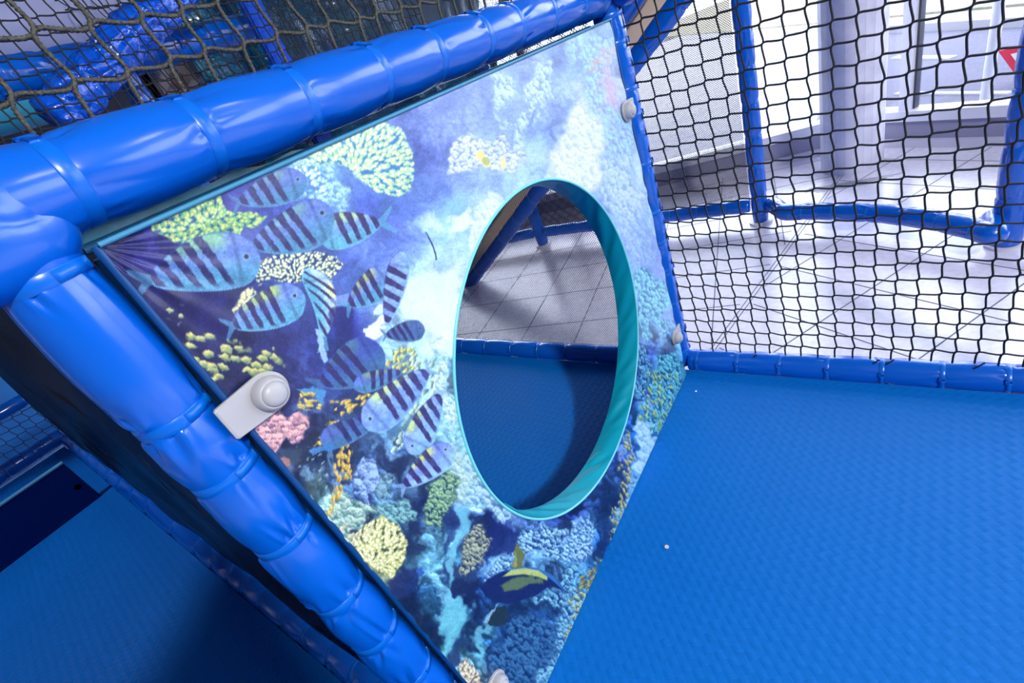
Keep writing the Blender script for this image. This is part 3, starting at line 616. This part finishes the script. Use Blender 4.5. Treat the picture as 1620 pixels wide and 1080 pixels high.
# ================================================================== platform
deck=mat('deck_ply',(.20,.15,.10),.7,vary=(8,(.15,.11,.08)))
def platmat(name,label,x0,x1,y0,y1): 
    o=box(name,(0,0,-.015),(x1-x0,y1-y0,.03),MATM); o.location=((x0+x1)/2,(y0+y1)/2,0); return tag(o,label,'mat')
platmat('foam_mat','blue woven-pattern foam mat filling the bay right of the reef panel',-.512,.61,-1.15,1.177)
platmat('foam_mat','blue woven-pattern foam mat behind the panel, seen through the round hole',-3.97,-.514,.088,1.177)
platmat('foam_mat','dark blue ribbed foam mat left of the near padded post',-3.97,-.514,-1.15,.012)
for (x0,x1,y0,y1,wh) in((-.512,.612,-1.18,1.17,'under the right bay'),(-3.97,-.514,-1.18,1.17,'under the left bays')):
    tag(box('deck_board',((x0+x1)/2,(y0+y1)/2,-.08),(x1-x0,y1-y0,.1),deck),'plywood deck board under the blue mats, '+wh,'deck')
for (x,y) in((.56,-1.1),(.56,1.1),(-3.9,-1.1),(-3.9,1.1),(-2.2,-1.1),(-2.2,1.1)):
    tag(cyl('deck_support',(x,y,FZ),(x,y,-.13),.03,MATS['pale_metal']),'steel leg under the deck of the play platform','leg post','deck legs')
XP,YB=-.52,1.213
# near post A, far post B
padded('padded_post','thick blue vinyl-padded post beside the left edge of the reef panel','post',line((XP,.071,0),(XP,.071,1.012)),.0345,[.06,.15,.245,.345,.45,.543,.66,.763,.838,.985],seed=11,sides=112,step=.0022,bulge=.11,dents=6,dent=.0036,strap_w=.0125,tab_ang=.1,uneven=.02,wide_top=True,tabs='flat')
padded('padded_post','thin-looking blue padded post along the far edge of the reef panel','post',line((XP,YB,0),(XP,YB,1.9)),.034,[.06,.14,.24,.35,.44,.53,.66,.78,.84,.94,1.0],mt=VINYLD,seed=12,sides=72,step=.004,bulge=.07,dents=5,dent=.002,tab_ang=.3)
# bulging elbow padding where the near post meets the beam
def elbow(parent,loc,rad,seed):
    nu,nv=90,60; rs=np.random.RandomState(seed); a=np.arange(nu)/nu*2*PI; b=np.linspace(.02,PI-.02,nv); A,B=np.meshgrid(a,b)
    d=np.stack([np.sin(B)*np.cos(A),np.sin(B)*np.sin(A),np.cos(B)],-1)
    p=2.6; k=(np.abs(d[...,0]/rad[0])**p+np.abs(d[...,1]/rad[1])**p+np.abs(d[...,2]/rad[2])**p)**(-1/p)
    for q in range(6):
        v=rs.randn(3); v/=np.linalg.norm(v); w_=rs.randn(3); w_-=v*(w_@v); w_/=np.linalg.norm(w_); c=rs.uniform(-.2,.6)
        t=d@v-c-.12*np.sin(5*(d@w_)); k=k*(1-.05*np.exp(-np.abs(t)/.09)*np.exp(-((d@w_-rs.uniform(-.5,.9))/.45)**2))
    V=(d*k[...,None]+np.array(loc)).reshape(-1,3); return link('elbow_padding',npmesh('elbow_padding',V,grid_faces(nv,nu,True)),VINYL,parent)
POSTA=[o for o in bpy.data.objects if o.name=='padded_post'][0]
elbow(POSTA,(-.001,-.016,1.030),(.0425,.060,.052),5)
# top beam and its near elbow
ys=[.125,.238,.355,.475,.586,.707,.804,.923,1.052,1.15]
padded('padded_beam','thick blue padded beam across the top of the reef panel','beam',line((XP,-.75,1.039),(XP,1.185,1.039)),.0375,[y+.75 for y in [-.6,-.45,-.3,-.15,.01]+ys],seed=13,sides=112,step=.0022,bulge=.085,dents=4,dent=.0014,strap_w=.0125,tab_ang=-.25,uneven=.012)
padded('padded_beam','blue padded beam above the black net at the back of the right bay','beam',line((XP+.03,YB,1.039),(.66,YB,1.039)),.036,[.05+.115*k for k in range(10)],mt=VINYLD,seed=14,sides=40,step=.006)
padded('padded_beam','blue padded beam above the fine net behind the reef panel','beam',line((XP-.03,YB,1.039),(-2.86,YB,1.039)),.036,[.05+.12*k for k in range(19)],mt=VINYLD,seed=15,sides=40,step=.006)
padded('padded_post','blue padded corner post at the far right of the right bay','post',line((.65,YB,FZ),(.65,YB,1.9)),.034,[.1+.12*k for k in range(17)],mt=VINYLD,seed=16,sides=32,step=.01)
# bottom edge tubes
padded('padded_rail','low blue padded rail edging the mat under the black net','rail',line((XP+.03,YB,.012),(.62,YB,.012)),.0365,[x-XP-.03 for x in (-.461,-.343,-.231,-.117,-.001,.115,.227,.345,.46,.575)],seed=17,sides=96,step=.003,bulge=.07,dents=4,dent=.002,tab_ang=.9)
padded('padded_rail','low blue padded rail behind the panel, seen through the round hole','rail',line((XP-.03,YB,.012),(-4.0,YB,.012)),.0365,[XP-.03-x for x in [-.69,-.819,-.946,-1.077,-1.211,-1.353,-1.487,-1.6]+[-1.72-.12*k for k in range(18)]],seed=18,sides=72,step=.005,bulge=.09,dents=5,dent=.002,tab_ang=-1.3)
padded('padded_rail','low dark blue padded rail running left under the black net','rail',line((XP-.03,.05,.02),(-4.0,.05,.02)),.0365,[XP-.03-x for x in [-.62,-.70,-.79,-.88,-.97,-1.078,-1.182,-1.312,-1.419,-1.519,-1.635,-1.777,-2.007,-2.298]+[-2.5-.2*k for k in range(7)]],seed=19,sides=72,step=.004,bulge=.11,dents=6,dent=.0024,tab_ang=4.2)
padded('padded_rail','dark blue padded rail crossing beyond the navy step board','rail',line((-4.03,-1.1,.05),(-4.03,1.2,.05)),.05,[.1+.15*k for k in range(14)],seed=20,sides=40,step=.01)
padded('padded_rail','dark blue padded rail above the low one at the far left','rail',line((-4.03,-1.1,.34),(-4.03,1.2,.34)),.04,[.1+.15*k for k in range(14)],seed=21,sides=40,step=.01)

# ================================================================== the reef panel
PXF,PXB=-.487,-.537; PY0,PY1,PZ0,PZ1=.107,1.148,.002,.991; HY,HZ,HR=.632,.492,.325
panel=thing('reef_panel','printed coral reef and fish panel with a round teal-lined hole','play panel',(PXF,PY0,0))
img=paint()
def nonuni(a,b,n,k): t=np.linspace(0,1,n); return a+(b-a)*(np.exp(k*t)-1)/(math.exp(k)-1)
gy=nonuni(PY0,PY1,640,1.15); gz=PZ1-nonuni(0,PZ1-PZ0,640,.75)
YY,ZZ=np.meshgrid(gy,gz,indexing='ij'); Pn=np.stack([np.full(YY.shape,PXF),YY,ZZ],-1)
Q=(Pn-CC)@CAMR.T; uu=810+CF*Q[...,0]/Q[...,2]; vv=540+CF*Q[...,1]/Q[...,2]
fx=np.clip((uu-PU0)*PSC,0,PW-2.001);fy=np.clip((vv-PV0)*PSC,0,PH-2.001);x0=fx.astype(int);y0=fy.astype(int);ax_=(fx-x0)[...,None];ay_=(fy-y0)[...,None]
colr=(img[y0,x0]*(1-ax_)+img[y0,x0+1]*ax_)*(1-ay_)+(img[y0+1,x0]*(1-ax_)+img[y0+1,x0+1]*ax_)*ay_
lin=np.where(colr<=.04045,colr/12.92,((colr+.055)/1.055)**2.4)
# the sheet puckers towards its near top corner and along the far edge
dc=np.hypot(YY-PY0,ZZ-PZ1); an=np.arctan2(PZ1-ZZ,YY-PY0)
XX=PXF+.0016*np.exp(-dc/.07)*np.sin(an*26+dc*20)*np.clip(dc/.02,0,1)+.0011*np.exp(-dc/.16)*np.sin(an*11+1)*np.clip(dc/.03,0,1)
XX+=.0012*np.exp(-(PY1-YY)/.05)*np.sin(ZZ*75+np.sin(ZZ*31)*1.5)+.0010*np.exp(-(YY-PY0)/.05)*np.sin(ZZ*120+3*np.sin(ZZ*19))
XX+=.0012*np.sin(YY*6.1+1)*np.sin(ZZ*5.3+.4)
inh=np.hypot(YY-HY,ZZ-HZ); idx=np.arange(YY.size).reshape(YY.shape)
keep=(inh[:-1,:-1]>HR)|(inh[1:,1:]>HR)|(inh[1:,:-1]>HR)|(inh[:-1,1:]>HR)
# pull the vertices just inside the hole onto its edge
sel=inh<HR; sc_=np.where(sel,HR/np.maximum(inh,1e-6),1); near=sel&(inh>HR-.006)
YY=np.where(near,HY+(YY-HY)*sc_,YY); ZZ=np.where(near,HZ+(ZZ-HZ)*sc_,ZZ)
Fp=np.stack([idx[:-1,:-1],idx[1:,:-1],idx[1:,1:],idx[:-1,1:]],-1)[keep]
used=np.unique(Fp); rm=np.full(YY.size,-1); rm[used]=np.arange(len(used))
Vp=np.stack([XX.ravel()-PXF,YY.ravel()-PY0,ZZ.ravel()],1)[used]; cl=np.concatenate([lin.reshape(-1,3)[used],np.ones((len(used),1))],1)
me=npmesh('printed_sheet',Vp,rm[Fp][:, ::-1])
ca=me.color_attributes.new('print','FLOAT_COLOR','POINT'); ca.data.foreach_set('color',cl.astype(np.float32).ravel())
PM=bpy.data.materials.new('reef_print'); PM.use_nodes=True; nt=PM.node_tree; b=nt.nodes['Principled BSDF']; b.inputs['Roughness'].default_value=.36; b.inputs['Specular IOR Level'].default_value=.45
va=nt.nodes.new('ShaderNodeVertexColor'); va.layer_name='print'
gm=nt.nodes.new('ShaderNodeGamma'); gm.inputs[1].default_value=1.27; nt.links.new(va.outputs[0],gm.inputs[0])
tc=nt.nodes.new('ShaderNodeTexCoord'); nz=nt.nodes.new('ShaderNodeTexNoise'); nz.inputs['Scale'].default_value=520; nz.inputs['Detail'].default_value=2; nt.links.new(tc.outputs['Object'],nz.inputs[0])
mr=nt.nodes.new('ShaderNodeMapRange'); mr.inputs[3].default_value=.74; mr.inputs[4].default_value=1.2; nt.links.new(nz.outputs['Fac'],mr.inputs[0])
mm=nt.nodes.new('ShaderNodeMix'); mm.data_type='RGBA'; mm.blend_type='MULTIPLY'; mm.inputs[0].default_value=1; nt.links.new(gm.outputs[0],mm.inputs[6]); nt.links.new(mr.outputs[0],mm.inputs[7]); nt.links.new(mm.outputs[2],b.inputs['Base Color'])
bp=nt.nodes.new('ShaderNodeBump'); bp.inputs['Strength'].default_value=.12; bp.inputs['Distance'].default_value=.0006; nt.links.new(nz.outputs['Fac'],bp.inputs['Height']); nt.links.new(bp.outputs[0],b.inputs['Normal'])
link('printed_sheet',me,PM,panel)
# foam core and back sheet with the same hole
def ringplate(name,x0,x1,m,ins=.001,hr=HR-.004):
    n=180; bm=bmesh.new(); out=[];inn=[]
    for i in range(n):
        a=2*PI*(i+.5)/n; c,s=math.cos(a),math.sin(a); W=(PY1-PY0)/2-ins; H=(PZ1-PZ0)/2-ins; cy=(PY0+PY1)/2;cz=(PZ0+PZ1)/2
        k=min(((cy+W if c>0 else cy-W)-HY)/c if abs(c)>1e-6 else 9,((cz+H if s>0 else cz-H)-HZ)/s if abs(s)>1e-6 else 9)
        out.append((HY+c*k,HZ+s*k));inn.append((HY+c*hr,HZ+s*hr))
    rings=[[bm.verts.new((x-PXF,p[0]-PY0,p[1])) for p in q] for x,q in((x0,out),(x0,inn),(x1,inn),(x1,out))]
    for a_,b_ in zip(rings,rings[1:]+rings[:1]):
        for i in range(n): bm.faces.new((a_[i],a_[(i+1)%n],b_[(i+1)%n],b_[i]))
    bmesh.ops.recalc_face_normals(bm,faces=bm.faces); me=bpy.data.meshes.new(name); bm.to_mesh(me); bm.free(); return link(name,me,m,panel,False)
ringplate('foam_core',PXF-.0042,PXB,BINDD)
# lining of the hole: teal fabric gathered in slanting folds
n=420; dep=np.linspace(0,1,14); th=np.arange(n)/n*2*PI; rs=np.random.RandomState(3)
fold=np.zeros((14,n))
for k,(f0,a0) in enumerate(((17,.9),(29,.7),(43,.45),(64,.25))): fold+=a0*np.sin(f0*th[None]+dep[:,None]*(3.2+k)*1.6+rs.rand()*6+1.2*np.sin(th[None]*3+k))
rr=HR-.0045-.0034*np.sin(PI*dep)[:,None]*(1+fold*.55)
V=np.stack([np.broadcast_to((.001-dep*(PXF-PXB+.002))[:,None],rr.shape),HY-PY0+rr*np.cos(th),HZ+rr*np.sin(th)],-1).reshape(-1,3)
link('hole_lining',npmesh('hole_lining',V,grid_faces(14,n,True)),TEAL,panel)
def ringpath(x,r,n=200): return [(x-PXF,HY-PY0+r*math.cos(a),HZ+r*math.sin(a)) for a in np.linspace(0,2*PI,n)]
TEALL=mat('light_teal_piping',(.16,.62,.66),.4)
cords('hole_piping',[ringpath(PXF+.0005,HR-.001)],.0026,8,TEALL,panel); cords('hole_piping',[ringpath(PXB-.0005,HR-.001)],.0026,8,TEALL,panel)
cy0=0;cy1=PY1-PY0
def edge(nm,p,q,r,m): return cords(nm,[line(p,q,12)],r,10,m,panel)
edge('edge_binding',(.001,.001,PZ1),(.001,cy1,PZ1),.0024,BIND); edge('edge_binding',(-.05,.001,PZ1),(-.05,cy1,PZ1),.0042,BIND)
edge('edge_binding',(-.003,-.0005,PZ0),(-.003,-.0005,PZ1),.0034,BINDD); edge('edge_binding',(-.002,cy1,PZ0),(-.002,cy1,PZ1),.003,BINDD)
# loose hem of the back sheet standing up at the near top corner
hy=np.linspace(.0,.34,40); hv=[]
for k,f in enumerate((0,.5,1)):
    for y in hy: hv.append((-.052+.002*math.sin(y*60),y,PZ1-.004+f*(.019*(1-(y/.34)**1.6)+.002*math.sin(y*90))))
link('back_sheet_hem',npmesh('back_sheet_hem',hv,grid_faces(3,40)),mat('hem_print',(.10,.46,.50),.4,vary=(30,(.02,.20,.30))),panel)

# grey clips holding the panel to the posts
def clip(y,z,sg,label,ang=0):
    t=thing('panel_clip',label,'clip',(PXF+.0018,y,z),'grey panel clips')
    bm=bmesh.new(); pr=[]
    R1=.0215
    for i in range(21): a=-PI/2+PI*i/20; pr.append((R1*math.cos(a),R1*math.sin(a)))
    pr+= [(-.046,.0185),(-.048,.0165),(-.048,-.0165),(-.046,-.0185)]
    for k,(x,s_) in enumerate(((0,1.),(.0034,1.),(.0044,.955))):
        pass
    lay=[[bm.verts.new((x,sg*p[0]*s_,p[1]*s_)) for p in pr] for x,s_ in((0.,1.),(.0034,1.),(.0044,.955))]
    for a_,b_ in zip(lay,lay[1:]):
        for i in range(len(pr)): bm.faces.new((a_[i],a_[(i+1)%len(pr)],b_[(i+1)%len(pr)],b_[i]))
    bm.faces.new(lay[0][::-1]); bm.faces.new(lay[-1]); bmesh.ops.recalc_face_normals(bm,faces=bm.faces)
    me=bpy.data.meshes.new('plate'); bm.to_mesh(me); bm.free(); pl=link('plate',me,CLIP,t,False)
    def dome(nm,prof):
        nn=48; th_=np.arange(nn)/nn*2*PI; V=[(x,r_*math.cos(a),r_*math.sin(a)) for x,r_ in prof for a in th_]; o=link(nm,npmesh(nm,V,grid_faces(len(prof),nn,True)),CLIP,t); return o
    dome('cap',[(.0040,.0178),(.0085,.0180),(.0125,.0174),(.0160,.0158),(.0178,.0142),(.0181,.0134),(.0175,.0128)])
    dome('cap_centre',[(.0172,.0129),(.0188,.0126),(.0208,.0108),(.0224,.0078),(.0231,.0040),(.0233,.0002)])
    t.rotation_euler=(ang,0,0)
    return t
clip(.1385,.812,1,'large light grey clip with round cap over the near edge of the reef panel',math.radians(0))
clip(.1385,.172,1,'light grey clip low on the panel, at the bottom of the photo')
clip(1.120,.808,-1,'small grey clip high on the far edge of the reef panel')
clip(1.120,.168,-1,'small grey clip low on the far edge of the reef panel')

pp=thing('shade_panel','added plain blue panel, unseen behind the viewer, shading the left mats','play panel',(.66,-.95,1.04))  # added out of view to cast shade on the left mats
box('panel_board',(0,0,.55),(.02,1.24,1.1),mat('plain_blue_panel',(.0,.11,.5),.5),pp,bev=.004)
for y in(-.64,.64): cords('panel_post',[[(0,y,-1.34),(0,y,1.2)]],.03,16,VINYL,pp)
# ================================================================== nets
us=[.138+.0393*k for k in range(-8,27)]; vs=[1.101+.0375*k for k in range(9)]
pp=netpaths((XP,0,0),(0,1,0),(0,0,1),us,vs,.0034,.0016,5,(.01,.01,.022,.03),sub=3)
def resamp(P,st):
    d=np.linalg.norm(np.diff(P,axis=0),axis=1);S=np.concatenate([[0],np.cumsum(d)]);n=int(S[-1]/st)+2;s=np.linspace(0,S[-1],n);return np.stack([np.interp(s,S,P[:,k]) for k in range(3)],1)
tag(cords('rope_net',[resamp(p,.0016) for p in pp],.00185,8,ROPE,None,tw=900,twist_amp=.28),'near net of thick twisted olive rope hooked above the padded beam','net')
us=[-.022+.0388*k for k in range(-12,17)]; vs=[.525+.0401*k for k in range(-11,14)]
tag(cords('cord_net',netpaths((0,YB,0),(1,0,0),(0,0,1),us[0:],vs,.0027,.0012,6,(.006,.01,.03,.02),sub=2),.0021,6,CORD),'black square-mesh cord net closing the back of the right bay','net')
us=[.05+.0395*k for k in range(0,50)]; vs=[1.06+.0385*k for k in range(24)]
tag(cords('cord_net',netpaths((-1.69,0,0),(0,1,0),(0,0,1),us,vs,.0026,.0012,7,sub=1,ends=(.01,.01,.01,.01)),.0021,5,CORD),'black cord net hanging behind the rope net at upper left','net')
diamond('fine_net','fine black netting behind the round hole of the panel',(-2.84,YB,.055),(1,0,0),(0,0,1),2.27,.955,.0080,.0008,wob=.004)
diamond('fine_net','dense black netting running away left of the near post',(-3.98,.058,.058),(1,0,0),(0,0,1),3.42,.97,.008,.0011,wob=.006)
EOF_NETS=0
# net fastening ends poking out of the low rail
for k,x in enumerate((-.30,-.02,.006,.165)):
    o=cords('cord_end',[[(x,YB-.012,.045),(x+.006,YB-.014,.052),(x+.010+.003*k,YB-.012,.056+.003*k)]],.0018,6,CORD); tag(o,'short black cord end poking up behind the low rail of the right bay','cord end','cord ends by the low rail')

# ================================================================== structure beyond the platform
E0=(-2.16,2.93);E1=(-.60,2.93)
q1=at(1192,150,1,2.93)
padded('padded_post','blue padded post standing on the tiles, left of the grey column','post',line((E1[0],E1[1],FZ+.01),(E1[0],E1[1],2.0)),.042,[.16+.17*k for k in range(12)],mt=VINYLD,seed=31,sides=48,step=.008,bulge=.1,dents=6,dent=.004,tabs=False)
pr=at(1590,384,2,FZ+.01)
padded('padded_post','blue padded post at the right edge of the photo, standing on the tiles','post',line((pr[0],pr[1],FZ+.01),(pr[0],pr[1],1.9)),.052,[.2+.2*k for k in range(10)],mt=VINYLD,seed=32,sides=48,step=.008,bulge=.09,dents=6,dent=.004,tabs=False)
padded('padded_post','blue padded post with splayed foot, seen through the top of the hole','post',line((E0[0],E0[1],FZ+.01),(E0[0],E0[1],1.3)),.045,[.16+.17*k for k in range(7)],mt=VINYLD,seed=33,sides=40,step=.01,tabs=False)
for (x,y) in(E1,(pr[0],pr[1]),E0):
    tag(cyl('base_disc',(x,y,FZ),(x,y,FZ+.012),.062,WHITEB),'flat white base disc under the padded post by the '+{E1:'grey column',E0:'round hole view'}.get((x,y),'right edge'),'post base')
TZ=-.19
cu=[at(u_,v_,2,TZ) for u_,v_ in((1240,336),(1300,334),(1400,338),(1470,347),(1530,359),(1572,372))]
padded('padded_rail','curved blue padded rail lying just above the tiled floor','rail',[(E1[0]+.062,E1[1]-.005,TZ)]+[(c[0],c[1],TZ) for c in cu]+[(pr[0]-.04,pr[1]+.03,TZ)],.043,[.12+.15*k for k in range(7)],mt=VINYLD,seed=34,sides=48,step=.008,bulge=.08,dents=7,dent=.004,tabs=False)
padded('padded_rail','straight blue padded rail just above the floor, under the far fine net','rail',line((E1[0]-.05,E1[1],TZ),(E0[0]+.05,E0[1],TZ)),.04,[.13+.17*k for k in range(8)],mt=VINYLD,seed=35,sides=48,step=.008,tabs=False)
padded('padded_rail','blue padded rail running on left beyond the far post with splayed foot','rail',line((E0[0]-.06,E0[1],TZ),(-3.3,2.75,TZ)),.04,[.13+.17*k for k in range(6)],mt=VINYLD,seed=36,sides=40,step=.01,tabs=False)
padded('padded_rail','blue padded rail going off right along the floor past the right-hand post','rail',line((pr[0]+.06,pr[1],TZ),(1.6,1.9,TZ)),.043,[.13+.17*k for k in range(5)],mt=VINYLD,seed=37,sides=40,step=.01,tabs=False)
diamond('fine_net','fine netting stretched behind the black cord net, left of the far post',(E0[0]+.05,E0[1]+.004,TZ+.045),(1,0,0),(0,0,1),E1[0]-E0[0]-.1,1.9,.0112,.0014)
# sloping slide rail and its tan side board, crossing behind the panel
d0=at(1100,-40,1,2.35);d1=at(735,455,1,2.35); up_=np.cross((d1-d0)/np.linalg.norm(d1-d0),[0,1,0]); up_=up_ if up_[2]>0 else -up_
padded('slide_rail','sloping blue padded rail crossing behind the far top of the reef panel','rail',line(d0-up_*.012,d1-up_*.012),.045,[.1+.2*k for k in range(14)],mt=VINYLD,seed=38,sides=48,step=.01,bulge=.07,tabs=False)
sl=d1-d0; sl/=np.linalg.norm(sl); up=np.cross(sl,[0,1,0]); up=up if up[2]>0 else -up
bm=bmesh.new(); c8=[]
for dy in(0,.02):
    for (a_,b_) in((d0,.03),(d1,.03),(d1,.2),(d0,.2)):
        c8.append(bm.verts.new(tuple(a_+up*b_+np.array([0,.11+dy,0]))))
for f in((0,1,2,3),(7,6,5,4),(0,4,5,1),(1,5,6,2),(2,6,7,3),(3,7,4,0)): bm.faces.new([c8[k] for k in f])
bmesh.ops.recalc_face_normals(bm,faces=bm.faces); me=bpy.data.meshes.new('slide_board'); bm.to_mesh(me); bm.free()
uq=lambda p,b_:p+up*b_+np.array([0,.03,0])
padded('slide_rail','upper sloping blue padded rail along the far side of the tan board','rail',line(uq(d0,.16),uq(d1,.16)),.05,[.1+.2*k for k in range(14)],mt=VINYLD,seed=39,sides=40,step=.01,bulge=.07,tabs=False)
tag(link('slide_board',me,PLY,None,False),'tan sloping side board above the blue rail, right of the panel top','board')
# ------------------------------------------------------------------ upper left, beyond the rope net
X1=-2.0
A=at(-60,140,0,X1);B=at(165,97,0,X1);Cc=at(410,40,0,X1)
padded('padded_rail','high blue padded rail below the pale tube slide at upper left','rail',line(A,(B[0],B[1],(A[2]+B[2])/2)),.055,[.07+.14*k for k in range(4)],mt=VINYLD,seed=41,sides=48,step=.006,dents=6,dent=.004)
padded('padded_rail','high blue padded rail right of the crinkled joint at upper left','rail',line((B[0],B[1]+.06,B[2]-.01),Cc),.05,[.08+.1*k for k in range(5)],mt=VINYLD,seed=42,sides=48,step=.006,dents=6,dent=.003)
padded('padded_post','slim blue padded post going down from the crinkled joint, upper left','post',line((X1,B[1]+.03,B[2]-.55),(X1,B[1]+.03,B[2]-.02)),.034,[.1+.12*k for k in range(4)],mt=VINYLD,seed=43,sides=40,step=.006)
G1=at(290,-30,0,X1+.13);G2=at(85,190,0,X1+.13)
padded('padded_brace','crinkled blue padded brace slanting across the upper left corner','brace',line(G1,G2),.06,[.1+.1*k for k in range(6)],mt=mat('blue_vinyl_wrinkled',(.0,.10,.72),.14,.6,coat=.5,bump=(28,1.,.012,4)),seed=44,sides=64,step=.005,dents=9,dent=.006,uneven=.08)
W1=at(390,-10,0,-1.8);W2=at(450,110,0,-1.8)
tag(box('flat_post',((W1[0]+W2[0])/2,(W1[1]+W2[1])/2,1.45),(.03,.085,1.0),mat('blue_board',(.0,.06,.5),.6,.2),bev=.008),'flat blue upright board above the padded beam','board')
TUBL=mat('lilac_plastic',(.50,.54,.82),.35,vary=(2.5,(.42,.46,.76))); TUBC=mat('cyan_plastic',(.05,.42,.62),.35)
p0=at(90,10,0,-3.2)
def shell(name,label,c,r,y0,y1,m,cat):
    nn=64; prof=[(y0,r*.86),(y0+.02,r*.97),(y0+.05,r)]+[(y,r) for y in np.linspace(y0+.1,y1-.1,6)]+[(y1-.05,r),(y1-.02,r*.95),(y1,r*.8),(y1,.001)]
    V=[(c[0]+q*math.cos(a),y,c[2]+q*math.sin(a)) for y,q in prof for a in np.arange(nn)/nn*2*PI]; return tag(link(name,npmesh(name,V,grid_faces(len(prof),nn,True)),m),label,cat)
e1=at(60,45,0,-2.7); shell('tube_slide','pale lilac plastic tube slide at the top left corner',(-2.7,0,e1[2]+.02),.17,-.1,at(205,40,0,-2.7)[1],TUBL,'slide')
e2=at(40,160,0,-2.5); shell('tube_slide','cyan plastic tube slide under the high blue rail, upper left',(-2.5,0,e2[2]),.085,-.2,at(95,150,0,-2.5)[1],TUBC,'slide')
STONE=bpy.data.materials.new('mottled_brown_board'); STONE.use_nodes=True; nt=STONE.node_tree; b=nt.nodes['Principled BSDF']; vo=nt.nodes.new('ShaderNodeTexVoronoi'); vo.inputs['Scale'].default_value=13; tc=nt.nodes.new('ShaderNodeTexCoord'); nt.links.new(tc.outputs['Object'],vo.inputs['Vector'])
rp=nt.nodes.new('ShaderNodeValToRGB'); e_=rp.color_ramp.elements; e_[0].color=(.10,.055,.04,1); e_[1].color=(.32,.30,.34,1); nt.links.new(vo.outputs['Color'],rp.inputs[0]); nt.links.new(rp.outputs[0],b.inputs['Base Color']); b.inputs['Roughness'].default_value=.7
s1=at(225,160,0,-3.0);s2=at(365,60,0,-3.0)
zz=(s1[2]+s2[2])/2+.21
tag(box('stone_board',(-3.0,(s1[1]+s2[1])/2+.16,(zz-.03)/2),(.05,s2[1]-s1[1]+.1,zz+.03),STONE),'mottled brown board glimpsed through the upper left nets','board')
tag(cords('cord_net',netpaths((-2.36,0,0),(0,1,0),(0,0,1),[.95+.045*k for k in range(20)],[1.0+.045*k for k in range(18)],.004,.004,9,sub=1,ends=(.01,.01,.01,.01)),.002,5,CORD),'farther black cord net before the mottled brown board','net')
diamond('fine_net','dark fine netting behind the rope net at the top centre',(-1.85,1.30,1.05),(0,1,0),(0,0,1),2.2,1.0,.0105,.0011,wob=.01)
BACKDROP=mat('blue_backdrop',(.0,.07,.24),.16,.6,coat=.4,bump=(26,1.,.02,5),vary=(5,(.0,.20,.34)))  # added backdrop, teal glints put into its colour and bumps
nn_=60; yv=np.linspace(1.35,3.6,nn_); zv=np.linspace(.9,2.3,40); rsx=np.random.RandomState(8)
tag(link('backdrop',npmesh('backdrop',[(-2.45+.05*math.sin(y*9+z*3)+.03*math.sin(z*17+y*4)+.02*math.sin(y*31),y,z) for y in yv for z in zv],grid_faces(nn_,40)),BACKDROP),'added crumpled dark blue tarpaulin behind the fine net at the top','backdrop')
# ------------------------------------------------------------------ lower left
b0=at(0,785,0,-2.86);b1_=at(108,740,0,-2.86)
zt=(b0[2]+b1_[2])/2
bd=thing('step_board','dark navy board standing on the mat at the lower left edge','board',(-2.86,-.34,0))
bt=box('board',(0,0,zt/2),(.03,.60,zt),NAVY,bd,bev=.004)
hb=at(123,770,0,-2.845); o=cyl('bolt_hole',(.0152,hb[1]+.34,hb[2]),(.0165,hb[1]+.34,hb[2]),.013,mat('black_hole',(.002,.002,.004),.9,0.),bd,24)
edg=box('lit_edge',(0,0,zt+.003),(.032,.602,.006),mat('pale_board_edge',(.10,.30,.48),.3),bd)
tag(cords('cord_net',netpaths((-3.955,0,0),(0,1,0),(0,0,1),[-1.0+.05*k for k in range(22)],[.1+.05*k for k in range(5)],.004,.002,10,sub=1,ends=(.01,.01,.03,.02)),.002,5,CORD),'small patch of black cord net between the rails at far left','net')
tag(box('blue_panel',(-5.2,-.3,.4),(.04,2.6,1.4),mat('mid_blue_panel',(.02,.22,.62),.4,vary=(3,(.01,.15,.5)))),'blue panel far behind the small net at the left edge','panel')
# small litter on the mats
dd=at(1055,865,2,.0); tag(cyl('paper_dot',(dd[0],dd[1],.0),(dd[0],dd[1],.0016),.0045,mat('beige_paper',(.72,.60,.52),.7),None,20),'tiny round beige paper dot on the right-hand mat','paper dot')
tag(cyl('crumb',(at(1101,619,2,0)[0],at(1101,619,2,0)[1],0),(at(1101,619,2,0)[0],at(1101,619,2,0)[1],.002),.0028,mat('white_crumb',(.8,.85,.95),.6),None,10),'tiny white crumb on the mat near the foot of the far post','crumb')
